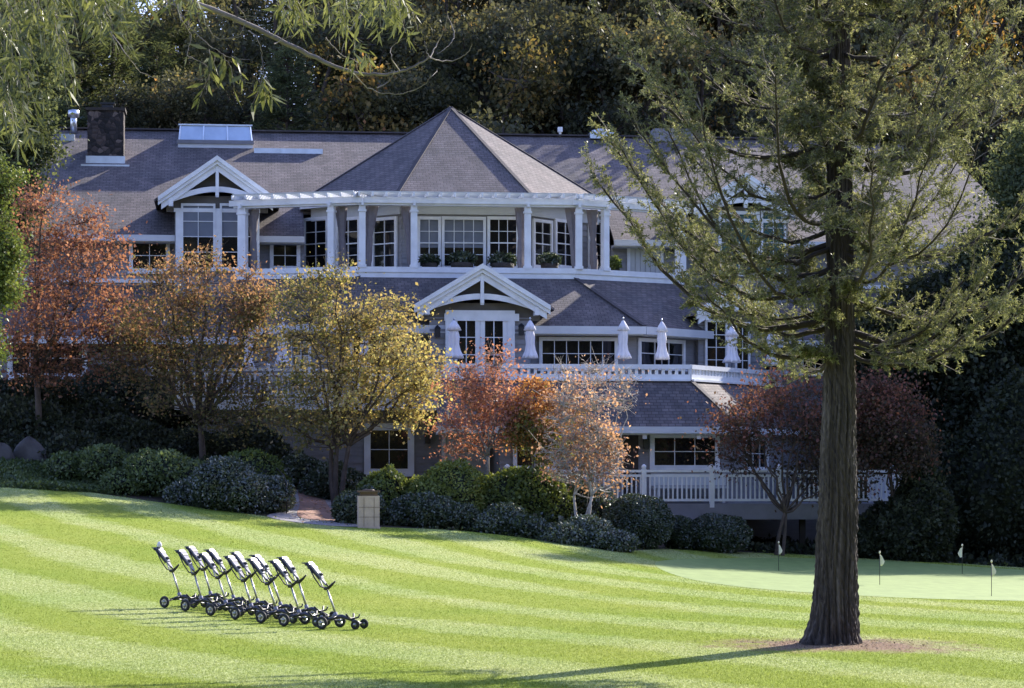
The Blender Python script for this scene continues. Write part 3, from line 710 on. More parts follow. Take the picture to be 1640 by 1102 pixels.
# --- terrace floor and parapet
fT = fv(-11.0); tR, tL = fT.pt(1105), fT.pt(716)
tb = fv(-6.3).pt(1250)
TP = [(tL,-11.0),(tR,-11.0),(tb,-6.3)]
zT = 2.7
mb = MB(); pl = TP+[(tb,-5.7),(tL,-5.7)]; n = len(pl)
mb.add([(x,y,zT) for x,y in pl]+[(x,y,zT-.2) for x,y in pl], [tuple(range(n)), tuple(range(2*n-1,n-1,-1))]+[(i,n+i,n+(i+1)%n,(i+1)%n) for i in range(n)])
mb.build('terrace_floor', M_deckgrey, house)
par = [Fac(TP[0],TP[1]), Fac(TP[1],TP[2])]
zp0, zp1 = 2.93, 3.34
for q in par:
    mb = MB()
    q.box(mb, 0, q.L, -.1, .08, zp1-.13, zp1); q.box(mb, 0, q.L, -.06, .06, zp0-.05, zp0+.12)
    k = int(q.L/.2)
    for i in range(k+1): t = q.L*i/k; q.box(mb, t-.045, t+.045, -.03, .03, zp0+.12, zp1-.13)
    q.box(mb, 0, q.L, .0, .14, zp0-.08, zp0-.02)
    mb.build('parapet_railing', M_white, house)

# --- lower roof and ground floor (right)
fe2 = fv(-12.6); e2R, e2L = fe2.pt(1185), fe2.pt(700); zL0, zL1 = 1.48, 2.88
vC = -7.2; tb2 = fv(vC).pt(1300)
roof_poly('ground_floor_roof', [[(e2L,-12.6,zL0),(e2R,-12.6,zL0),(tR,-11.0,zL1),(tL-.3,-11.0,zL1)], [(e2R,-12.6,zL0),(tb2,vC,zL0),(tb,-6.3,zL1),(tR,-11.0,zL1)]])
cf2 = Fac((e2R,-12.6),(tb2,vC)); fe3 = Fac((e2L,-12.6),(e2R,-12.6))
mb = MB(); mb.bar((tR,-11.0,zL1+.03),(e2R,-12.6,zL0+.03),.16,.03); mb.build('hip_caps', M_hip, house)
mb = MB()
for q in (fe3, cf2): q.box(mb, -.03, q.L+.03, .003, .13, zL0-.2, zL0-.005); q.box(mb, .03, q.L-.03, -.8, .003, zL0-.24, zL0-.16)
mb.build('fascia', M_fascia, house)
fG = fv(-11.8); gl_, gr_ = fG.pt(800), fG.pt(1165)
siding(fG, gl_, gr_, -.75, zL0-.15, name='ground_floor_wall')
fGr = Fac((gr_,-11.8),(fv(-7.5).pt(1290),-7.5)); siding(fGr, 0, fGr.L, -.75, zL0-.15, name='ground_floor_wall')
mb = MB(); mb.box(gl_+.1, gr_-.2, -11.6, -5.7, -2.7, 1.9); mb.build('inner_walls', M_siding, house)
window(fG, 1040, 693, 1152, 752, 3, 2, casing=.14); window(fG, 821, 688, 892, 752, 2, 2, casing=.12); window(fGr, 1190, 700, 1226, 752, 3, 2, casing=.08)
mb = MB(); t = fG.pt(1010); fG.box(mb, t-.22, t+.22, -.05, .045, -.72, 1.25); mb.build('doorway', M_darkwood, house)
for px in (1033, 1120): 
    mb = MB(); t = fe3.pt(px); fe3.box(mb, t-.06, t+.06, -.15, -.02, zL0-.36, zL0-.24); mb.build('eave_lamp', M_white, house)
lantern(fG, 1033, 708)
# left ground floor under the deck
fD = fv(-9.2); dl, dr = fD.pt(326), fD.pt(806)
siding(fD, dl, dr, -1.5, 2.1, .24, name='ground_floor_wall')
mb = MB(); mb.box(dl+.1, dr-.05, -9.0, -5.7, -2.7, 2.05); mb.build('inner_walls', M_siding, house)
window(fD, 583, 678, 663, 760, 2, 2, casing=.19)
mb = MB(); t0, z1 = fD.pt(707, 684); t1 = fD.pt(784)
fD.box(mb, t0, t0+.12, .035, .1, -.8, z1); fD.box(mb, t1-.12, t1, .035, .1, -.8, z1); fD.box(mb, t0+.12, t1-.12, .035, .097, z1-.12, z1)
d_ = mb.build('garage_frame', M_white, house); mb = MB(); fD.box(mb, t0+.12, t1-.12, .02, .06, -.8, z1-.12); mb.build('panel_door', M_cream, d_)
lantern(fD, 684, 700)

# --- railings
def railing(fac, t0, t1, z0, z1, name='deck_railing', spacing=.13, posts=2.4, parent=house):
    mb = MB()
    fac.box(mb, t0, t1, -.05, .05, z1-.07, z1); fac.box(mb, t0, t1, -.025, .025, z1-.2, z1-.13); fac.box(mb, t0, t1, -.025, .025, z0+.06, z0+.13)
    k = int((t1-t0)/spacing)
    for i in range(1, k): t = t0+(t1-t0)*i/k; fac.box(mb, t-.022, t+.022, -.02, .02, z0+.13, z1-.13)
    r = mb.build(name, M_white, parent)
    k = max(1, round((t1-t0)/posts))
    for i in range(k+1):
        t = t0+(t1-t0)*i/k; mb = MB(); fac.box(mb, t-.065, t+.065, -.07, .07, z0-.12, z1+.03); p = fac.q(t, 0, z1+.03)
        mb.lathe([(.05,0),(.075,.05),(.06,.1),(.01,.13)], 8, p); mb.build('rail_post', M_white, r)
    return r
fLD = fv(-10.2); a, b = fLD.pt(285), fLD.pt(714); zD = 2.33
railing(fLD, a, b, zD, 3.2, spacing=.16)
mb = MB(); mb.box(a-.1, b+.1, -10.12, -5.7, zD-.12, zD); mb.build('deck_floor', M_deckgrey, house)
mb = MB(); mb.box(a-.1, b+.1, -10.24, -10.125, zD-.34, zD+.01); mb.build('fascia', M_fascia, house)
fRD = fv(-14.1); a, b = fRD.pt(812), fRD.pt(1462); zG = -.73
railing(fRD, a, b, zG, .22, spacing=.13, posts=1.95)
mb = MB(); mb.box(a-.1, b+.1, -14.02, -11.6, zG-.14, zG-.02); mb.box(fG.pt(1165), b+.1, -11.6, -7.6, zG-.14, zG-.02); mb.build('deck_floor', M_deckgrey, house)
mb = MB(); mb.box(a-.1, b+.1, -14.16, -14.025, zG-.46, zG-.005); mb.build('deck_fascia', M_deckgrey, house)
for px in (1075, 1175, 1290, 1400, 1455):
    mb = MB(); t = fRD.pt(px); fRD.box(mb, t-.08, t+.08, -.5, -.34, -2.9, zG-.15); mb.build('deck_post', M_darkwood, house)
fsr = Fac((b+.05,-14.1),(b+.05,-9)); railing(fsr, 0, fsr.L, zG, .22)
# right wing lower bits (pale corner board beside the trunk)
mb = MB(); t = fs.pt(1382); fs.box(mb, t-.16, t+.16, .03, .14, 1.2, zM0-.45); mb.build('corner_board', M_white, house)

# --- rooftop items
def on_roof(px, py, v):
    f_ = fv(v); t, z = f_.pt(px, py); return t, z
def rz(v): return zE+(min(v, 2*vR-v)-vE)*kR
vch = 1.5; f_ = fv(vch); t0, t1 = f_.pt(140), f_.pt(198); zt = f_.pt(170, 177)[1]
mb = MB(); mb.box(t0, t1, vch, vch+1.0, rz(vch)-.2, zt)
ch = mb.build('chimney', M_stone, house)
mb = MB(); mb.box(t0-.06, t1+.06, vch-.06, vch+1.06, zt, zt+.1); mb.build('chimney_cap', M_darkwood, ch)
mb = MB(); tm = (t0+t1)/2; mb.box(tm-.14, tm+.24, vch+.3, vch+.7, zt+.1, zt+.26); mb.box(tm-.2, tm+.3, vch+.24, vch+.76, zt+.26, zt+.31); mb.build('chimney_pot', M_black, ch)
mb = MB(); mb.box(t0-.05, t1+.05, vch-.08, vch-.003, rz(vch-.05)-.1, rz(vch)+.2); mb.box(t0-.2, t1+.2, vch-.3, vch-.085, rz(vch-.3), rz(vch-.3)+.06); mb.build('flashing', M_metal, ch)
f_ = fv(vR-.3); t = f_.pt(118); zt = rz(vR-.3); mb = MB(); mb.lathe([(.11,0),(.11,.75)], 14, (t, vR-.3, zt)); fl_ = mb.build('flue_pipe', M_metal, house)
mb = MB(); mb.lathe([(.19,.55),(.19,.78),(.1,.8)], 14, (t, vR-.3, zt)); mb.build('flue_cap', M_metal, fl_)
mb = MB(); mb.box(f_.pt(99), f_.pt(121), vR-.9, vR-.5, rz(vR-.9), rz(vR-.7)+.12); mb.build('roof_vent', M_metal, house)
# skylight
vs_ = 2.7; f_ = fv(vs_); t0, t1 = f_.pt(285), f_.pt(405); za, zb_ = f_.pt(300, 230)[1], f_.pt(300, 198)[1]
mb = MB(); mb.box(t0, t1, vs_, vs_+1.5, rz(vs_)-.1, za+.02); sk = mb.build('skylight_curb', M_fascia, house)
mb = MB(); mb.hexa([(t0+.04,vs_+.02,za+.05),(t1-.04,vs_+.02,za+.05),(t1-.04,vs_+1.4,za+.05),(t0+.04,vs_+1.4,za+.05),(t0+.1,vs_+.1,zb_-.05),(t1-.1,vs_+.1,zb_-.05),(t1-.1,vs_+1.3,zb_-.05),(t0+.1,vs_+1.3,zb_-.05)]); mb.build('skylight_glass', M_skyglass, sk)
mb = MB(); mb.box(t0+.02,t1-.02,vs_+.04,vs_+.14,zb_-.05,zb_)
for i in range(4):
    x0 = t0+.03+(t1-t0-.06)*i/3; x1 = t0+.1+(t1-t0-.2)*i/3; mb.bar((x0,vs_+.0,za+.05),(x1,vs_+.08,zb_-.03),.045,.04)
mb.build('skylight_frame', M_metal, sk); mb = MB(); mb.box(t0-.03,t1+.03,vs_-.05,vs_+.05,za+.0,za+.13); mb.build('skylight_sill', M_deckgrey, sk)
vf = 2.35; f_ = fv(vf); mb = MB(); mb.box(f_.pt(407), f_.pt(517), vf, vf+.12, rz(vf)+.0, rz(vf)+.17); mb.build('ridge_flashing', M_metal, house)
f_ = fv(vR); t = f_.pt(962); mb = MB(); mb.box(t-.42,t+.42,vR-.35,vR+.35,zR-.1,zR+.12); mb.lathe([(.33,0),(.33,.1),(.1,.16)],14,(t,vR,zR+.12)); mb.build('roof_vent', M_metal, house)
t = f_.pt(897); mb = MB(); mb.lathe([(.04,0),(.04,.25)],8,(t,vR,zR)); mb.box(t-.08,t+.08,vR-.08,vR+.08,zR+.15,zR+.32); mb.build('vent_pipe', M_white, house)
t = f_.pt(1078); mb = MB(); mb.box(t-.75,t+.75,vR-.4,vR+.4,zR-.2,zR+.28); mb.build('roof_box', M_deckgrey, house)

# ------------------------------------------------------------------ building far behind (pale roof beyond the ridge)
b2 = empty('outbuilding', (at(120,200,112).x, 112, 9.5)); tag(b2, 'small building with a pale blue metal roof peeping over the ridge beside the flue', 'building')
mb = MB(); mb.box(-1.6,2.4,-1,4,-4,4.6); mb.build('wall', M_cream, b2)
zt = at(120,186,112).z-9.5; z0 = at(95,213,112).z-9.5
mb = MB(); mb.add([(-1.2,-1.3,z0-1.2),(2.2,-1.3,z0-1.2),(.9,0,zt),(-.1,0,zt),(-1.2,4,z0-1.2),(2.2,4,z0-1.2),(.9,3,zt),(-.1,3,zt)], [(0,1,2,3),(1,5,6,2),(5,4,7,6),(4,0,3,7),(3,2,6,7),(0,4,5,1)]); mb.build('roof', simple('pale_metal_roof', (.35,.5,.58), .4, .1, 2), b2)

# ------------------------------------------------------------------ umbrellas
def make_umbrella():
    r = empty('patio_umbrella')
    mb = MB(); n = 32
    prof = [(.03,1.28),(.15,1.16),(.135,1.35),(.10,1.62),(.085,1.85),(.10,1.98),(.10,2.03)]
    mod = lambda a, i: 1+.16*math.cos(8*a)*(1 if i < 6 else .5)+.06*math.cos(3*a+i)
    mb.lathe([(.12,.98),(.22,1.0),(.19,1.12),(.14,1.28),(.115,1.5),(.13,1.75),(.10,1.98),(.09,2.05)], n, mod=mod)
    mb.build('canopy', M_canvas, r)
    mb = MB(); mb.lathe([(.12,1.97),(.165,1.99),(.11,2.15),(.03,2.33)], n, mod=mod); mb.build('canopy_top', M_canvas, r)
    mb = MB(); mb.lathe([(.02,.0),(.02,2.38),(.035,2.4),(.01,2.45)], 8); mb.build('pole', M_metal, r)
    mb = MB(); mb.lathe([(.26,0),(.26,.06),(.05,.1),(.05,.3)], 16); mb.build('base', M_black, r)
    return r
UM = [(398,521,-8.9,'furled white umbrella glimpsed through the rust tree, leftmost on the left deck',.9),
      (452,509,-9.0,'furled white umbrella between the rust tree and the yellow tree',1),
      (583,515,-8.7,'furled white umbrella mostly hidden behind the yellow tree',.95),
      (727,508,-10.0,'furled white umbrella in front of the left french door pane, widest at its hem',1.25),
      (849,508,-10.2,'furled white umbrella right of the french doors, beside the wall lantern',1),
      (998,508,-10.2,'furled white umbrella at the right end of the long six-light window',1),
      (1060,510,-10.0,'furled white umbrella before the short three-light window',1),
      (1172,518,-8.3,'furled white umbrella beside the glazed door under the right lower gable',1.15),
      (1236,526,-7.2,'rightmost furled white umbrella, behind the maroon tree top near the redwood trunk',1.05)]
um0 = make_umbrella()
for i, (px, py, v, lab, wd) in enumerate(UM):
    o = um0 if i == 0 else copy_tree(um0); f_ = fv(v); t, z = f_.pt(px, py); p = to_world((t, v, z))
    zf = zD if i < 3 else zT
    o.location = (p.x, p.y, zf); k = (p.z-zf)/2.45; o.scale = (wd, wd, k); o.rotation_euler = (0,0,random.random()*6)
    tag(o, lab, 'umbrella', 'furled umbrellas along the terraces')

# bench behind the lower deck railing
bo = empty('long_bench', to_world((fG.pt(1097), -12.6, zG)), BA); tag(bo, 'long white bench behind the lower deck railing under the three-light window', 'bench')
mb = MB(); mb.box(-1.1,1.1,-.25,.25,.42,.48); mb.build('seat', M_cream, bo)
mb = MB(); mb.box(-1.1,1.1,.22,.27,.5,.85); mb.build('backrest', M_cream, bo)
for x in (-1.0, .92):
    mb = MB(); mb.box(x,x+.08,-.22,.22,0,.42); mb.build('leg', M_cream, bo)

# ------------------------------------------------------------------ golf trolleys
def make_trolley():
    r = empty('golf_trolley')      # +x is its front
    def wheel(c, rad, name='wheel'):
        mb = MB(); mb.torus(c, (0,1,0), rad-.026, .026, 22, 8); wo = mb.build(name, M_rubber, r)
        mb = MB(); mb.torus(c, (0,1,0), rad-.052, .01, 20, 6); C = Vector(c)
        for i in range(5):
            a = 2*math.pi*i/5+.3; mb.bar(C, C+Vector((math.cos(a),0,math.sin(a)))*(rad-.05), .034, .03)
        mb.tube([C-Vector((0,.03,0)), C+Vector((0,.03,0))], .03, 10); mb.build('rim', M_chrome, wo)
    rr = .105
    wheel((0,-.31,rr), rr); wheel((0,.31,rr), rr); wheel((.52,-.15,.08), .08, 'front_wheel'); wheel((.52,.15,.08), .08, 'front_wheel')
    mb = MB()
    mb.tube([(0,-.29,rr),(0,-.1,rr+.03),(0,.1,rr+.03),(0,.29,rr)], .013, 8)
    mb.tube([(.52,-.13,.095),(.52,.13,.095)], .012, 8)
    mb.tube([(-.02,0,rr+.05),(.2,0,.20),(.4,0,.14),(.52,0,.10)], [.028,.032,.028,.02], 8)
    mb.tube([(.12,0,.2),(.04,-.2,.15)], .012, 6); mb.tube([(.12,0,.2),(.04,.2,.15)], .012, 6)
    mb.build('chassis', M_blueblk, r)
    mb = MB(); mb.tube([(.34,-.13,.24),(.38,-.06,.17),(.38,.06,.17),(.34,.13,.24)], .016, 6); mb.tube([(.38,0,.16),(.50,0,.19),(.52,0,.24)], .014, 6); mb.build('lower_cradle', M_black, r)
    P0, P1 = Vector((.10,0,.2)), Vector((-.07,0,.64))
    mb = MB(); mb.tube([P0, P1], [.02,.016], 10); mb.build('pole', M_chrome, r)
    mb = MB(); mb.tube([P0-Vector((.0,0,.02)), P0.lerp(P1,.13)], .034, 8); mb.build('pole_socket', M_silver, r)
    mb = MB(); mb.tube([P1+Vector((-.05,0,-.0)), P1+Vector((.01,0,.0)), P1+Vector((.09,-.0,.06)), P1+Vector((.15,0,.12))], [.03,.03,.022,.012], 8)
    mb.tube([P1+Vector((.04,-.1,.08)), P1+Vector((.04,-.03,.03)), P1+Vector((.04,.03,.03)), P1+Vector((.04,.1,.08))], .013, 6); mb.build('upper_cradle', M_black, r)
    # handle bow: two tubes curving from the joint to the grip
    G = Vector((-.40,0,1.02))
    for s_ in (-1, 1):
        mb = MB(); mb.tube([P1, P1+Vector((-.10,.035*s_,.03)), P1+Vector((-.19,.075*s_,.17)), G+Vector((.07,.09*s_,-.07)), G+Vector((0,.07*s_,0))], .011, 8); mb.build('handle_tube', M_blueblk if s_ < 0 else M_chrome, r)
    mb = MB(); d = (G-P1).normalized(); up = Vector((0,1,0)).cross(d)*-1; up = up if up.z > 0 else -up
    def slab(a, b, w0, w1, th, off):
        A, B_ = P1.lerp(G,a)+up*off, P1.lerp(G,b)+up*off; y = Vector((0,1,0))
        return [A-y*w0-up*th, A+y*w0-up*th, B_+y*w1-up*th, B_+y*w1*-1-up*th, A-y*w0+up*th, A+y*w0+up*th, B_+y*w1+up*th, B_-y*w1+up*th]
    mb.hexa(slab(.36,.92,.038,.072,.022,.035)); mb.hexa(slab(.10,.355,.018,.038,.015,.025)); cs = mb.build('console', M_silver, r)
    mb = MB(); mb.hexa(slab(.38,.93,.052,.088,.016,.012)); mb.hexa(slab(.74,.82,.062,.066,.004,.060)); mb.hexa(slab(.56,.585,.05,.052,.004,.060)); mb.build('console_trim', M_blueblk, cs)
    mb = MB(); mb.hexa(slab(.93,1.03,.09,.06,.03,.02)); mb.build('console_end', M_blueblk, r)
    mb = MB(); mb.lathe([(.036,-.0),(.036,.03),(.03,.035)],12,tuple(P1.lerp(G,.46)+up*.052)); mb.build('dial', M_blueblk, cs)
    mb = MB(); mb.tube([G+Vector((.03,0,.015)), G+Vector((-.06,0,.02)), G+Vector((-.13,0,.02))], [.02,.013,.009], 8); mb.tube([G+Vector((-.01,-.09,0)), G+Vector((-.01,.09,0))], .018, 8); mb.tube([G+Vector((0,0,0)),G+Vector((.0,0,-.07))],.025,8); mb.build('grip', M_black, r)
    return r
tr0 = make_trolley()
ordn = ['first','second','third','fourth','fifth','sixth','seventh','eighth','ninth','tenth','eleventh','twelfth']
front = [(283,43.0),(318,42.4),(357,41.6),(398,40.9),(437,40.2),(474,39.6),(532,39.0)]
back = [(333,43.4),(369,42.7),(408,42.0),(444,41.3),(486,40.7)]
allT = sorted([(p, Y, 0) for p, Y in front]+[(p, Y, 1) for p, Y in back])
for i, (px, Y, rowi) in enumerate(allT):
    o = tr0 if i == 0 else copy_tree(tr0)
    x = (px-820)/F*Y-.02; o.location = (x, Y, ht(x, Y)+.03); o.rotation_euler = (0,0,R(-30+random.uniform(-6,6))); o.scale = (.95,.95,.95)
    if i == 0: lab = 'golf trolley at the left end of the row, with a white item on its handle'
    elif i == len(allT)-1: lab = 'golf trolley standing apart at the right end of the row'
    else: lab = '%s golf trolley from the left, standing in the %s line of the row' % (ordn[i], 'front' if rowi == 0 else 'rear')
    tag(o, lab, 'golf trolley', 'golf trolleys parked in a row on the lawn')
    if i == 0: P = o.matrix_basis @ Vector((-.36,0,1.05))
mb = MB(); mb.lathe([(.035,0),(.045,.04),(.03,.08),(.01,.1)], 10); o = mb.build('folded_towel', M_canvas); o.location = P
tag(o, 'small white cloth resting on the handle of the leftmost golf trolley', 'towel')

# ------------------------------------------------------------------ putting flags
def make_flag():
    r = empty('putting_flag'); mb = MB(); mb.tube([(0,0,-.03),(0,0,.76)], .008, 8); mb.build('pole', M_black, r)
    mb = MB(); mb.lathe([(.012,0),(.025,.02),(.02,.05),(.006,.065)], 8, (0,0,.755)); mb.build('finial', M_flag, r)
    mb = MB(); Pf = [(0,.73),(.05,.70),(.12,.56),(.10,.50),(.05,.44),(0,.46)]
    fr_ = [(x, .015+.02*math.sin(x*50), z) for x, z in Pf]; bk = [(x, y+.006, z) for x, y, z in fr_]; n = 6
    mb.add(fr_+bk, [tuple(range(n)), tuple(range(2*n-1,n-1,-1))]+[(i,n+i,n+(i+1)%n,(i+1)%n) for i in range(n)]); mb.build('flag', M_flag, r)
    return r
fl0 = make_flag()
FL = [(1247,65,.3,'leftmost putting flag, standing left of the redwood trunk'),(1409,57,-.1,'putting flag just right of the redwood trunk'),
      (1541,64,2.9,'putting flag in the shaded back of the green, third from the left'),(1588,53,.2,'rightmost and nearest putting flag on the green')]
for i, (px, Y, rz_, lab) in enumerate(FL):
    o = fl0 if i == 0 else copy_tree(fl0); g = gp(px, Y); o.location = g+Vector((0,0,.05)); o.scale = (.9,.9,.9); o.rotation_euler = (0,0,rz_); tag(o, lab, 'flag', 'short flags on the putting green')

# ------------------------------------------------------------------ bin, handrail, path light, boulders
g = gp(590, 65.6); r = empty('litter_bin', g, .12); tag(r, 'square tan stone-panel litter bin with brown lid beside the brick path', 'litter bin')
mb = MB(); mb.box(-.27,.27,-.27,.27,0,.84); mb.box(-.29,.29,-.29,.29,0,.05); mb.build('body', M_bin, r)
mb = MB()
for s_ in (-.13, .13): mb.box(s_-.004, s_+.004, -.276, -.271, .06, .8)
for z in (.3, .55): mb.box(-.27, .27, -.277, -.272, z-.004, z+.004)
mb.build('panel_joints', M_binlid, r)
mb = MB(); mb.box(-.22,.22,-.22,.22,.84,.93); mb.box(-.285,.285,-.285,.285,.93,.975); mb.lathe([(.17,.975),(.15,1.0),(.05,1.01)],16); mb.build('lid', M_binlid, r)
mb = MB(); pts = [at(402,738,71), at(425,742,70), at(443,750,69), at(455,762,68), at(459,775,67.5)]
mb.tube(pts, .02, 8)
for q in (pts[0], pts[2], pts[4]): mb.tube([q, Vector((q.x,q.y,ht(q.x,q.y)))], .015, 6)
tag(mb.build('handrail', M_black), 'thin curved metal handrail above the glossy hedge left of the path', 'handrail')
g = gp(249, 77); zz = at(249,678,77).z
r = empty('garden_lamp', (g.x, g.y, min(g.z, zz-.4))); tag(r, 'tiny lit garden lamp in the dark shrubs below the rust tree', 'lamp')
mb = MB(); mb.tube([(0,0,0),(0,0,zz-r.location.z-.05)], .02, 6); mb.build('stem', M_black, r)
m, t_, b_ = newmat('lamp_glow'); b_.inputs['Emission Color'].default_value = (1,.75,.4,1); b_.inputs['Emission Strength'].default_value = 5
mb = MB(); mb.lathe([(.02,-.05),(.05,0),(.02,.05)], 8, (0,0,zz-r.location.z)); mb.build('bulb', m, r)

def rock(px, Y, w_, h, lab, seed):
    rs = np.random.default_rng(seed); g = gp(px, Y); n, m = 18, 10; vs = []
    ph = rs.uniform(0,6,8)
    for j in range(m+1):
        th = math.pi*.5*(1-j/m*1.25)
        for i in range(n):
            a = 2*math.pi*i/n; q = 1+.14*math.sin(2*a+ph[0])+.10*math.sin(3*a+ph[1]+j*.5)+.07*math.sin(5*a+ph[2]+j)
            vs.append((math.cos(th)*math.cos(a)*w_/2*q, math.cos(th)*math.sin(a)*w_/2*.8*q, math.sin(th)*h*(1+.1*math.sin(a*2+ph[3]))))
    mb = MB(); mb.add(vs, [(j*n+i, (j+1)*n+i, (j+1)*n+(i+1)%n, j*n+(i+1)%n) for j in range(m) for i in range(n)]+[tuple(range(n))], True)
    o = mb.build('boulder', M_rock, loc=g); tag(o, lab, 'boulder', 'boulders at the edges of the lawn')
rock(46, 70.5, 1.0, .62, 'large grey boulder at the left edge below the slope planting', 1)
rock(2, 70.0, .7, .5, 'grey boulder cut by the left edge of the photo', 2)
rock(1140, 70.9, .5, .2, 'small pale rock at the foot of the round clipped shrub', 3)
rock(1428, 72.3, 1.5, .2, 'low wide rock on the back edge of the green right of the trunk', 4)
rock(1490, 72.0, 1.2, .18, 'low rock on the back edge of the green below the dark shrubs', 5)

# ------------------------------------------------------------------ shrubs
def shrub(name, px0, px1, py0, Y, mat, lab, n=9000, leaf=.055, lob=5, seed=0, depth=None, tint=(.2,.9), group=None, smooth=.0, cat='shrub', base=None, droopy=0):
    rs = np.random.default_rng(seed+100)
    n = int(n*1.5); leaf *= .85
    cx = (px0+px1)/2; g = gp(cx, Y); W = (px1-px0)/F*Y; gz = min(ht((px0-820)/F*Y, Y), ht((px1-820)/F*Y, Y), g.z) if base is None else at(0,base,Y).z
    H = at(cx, py0, Y).z-gz; D = depth or min(W, H*1.6)
    lobes = []
    if smooth: lobes = [(0,0,H*.5,W/2,D/2,H*.52)]
    else:
        for i in range(lob):
            u = (i+.5)/lob-.5; hh = H*rs.uniform(.72,1.0)*(1-.5*abs(u)**2*2)
            if i == lob//2: hh = H
            lobes.append((u*W*.8, rs.uniform(-.2,.2)*D, hh*.5, min(W*.42, max(W/lob*rs.uniform(.75,1.05), hh*rs.uniform(.5,.65))), D*rs.uniform(.36,.48), hh*.52))
    Lb = np.array(lobes); area = Lb[:,3]*Lb[:,5]; k = rs.choice(len(Lb), n, p=area/area.sum())
    d = rs.normal(size=(n,3)); d /= np.linalg.norm(d, axis=1, keepdims=True)
    lump = 1+.07*np.sin(d[:,0]*7+k)*np.sin(d[:,2]*6+k*2)+rs.normal(size=n)*(.015 if smooth else .04)
    P = Lb[k][:,:3]+d*Lb[k][:,3:]*lump[:,None]
    keep = P[:,2] > -.1
    for i in range(len(Lb)):
        q = (P-Lb[i,:3])/Lb[i,3:]; keep &= ~(((q**2).sum(1) < .72) & (k != i))
    P, d, kk = P[keep], d[keep], k[keep]
    V = leaf_quads(P, leaf*1.5, leaf, D=d*.5, jitter=.9, nrm=d*(1.3 if smooth else .9), droop=droopy)
    cl = .5+.5*np.sin(P[:,0]*5+kk*1.7)*np.cos(P[:,2]*6+kk)
    tn = tint[0]+(tint[1]-tint[0])*np.clip(.5*cl+.5*rs.uniform(size=len(P)), 0, 1)
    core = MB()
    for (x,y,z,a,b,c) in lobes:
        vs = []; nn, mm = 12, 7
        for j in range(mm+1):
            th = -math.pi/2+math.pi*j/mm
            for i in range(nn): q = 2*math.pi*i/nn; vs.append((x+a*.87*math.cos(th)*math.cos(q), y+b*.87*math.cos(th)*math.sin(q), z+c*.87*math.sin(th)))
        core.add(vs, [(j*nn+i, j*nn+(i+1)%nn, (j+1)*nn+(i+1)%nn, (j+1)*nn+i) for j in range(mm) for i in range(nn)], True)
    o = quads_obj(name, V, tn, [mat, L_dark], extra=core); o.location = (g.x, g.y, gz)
    tag(o, lab, cat, group); return o
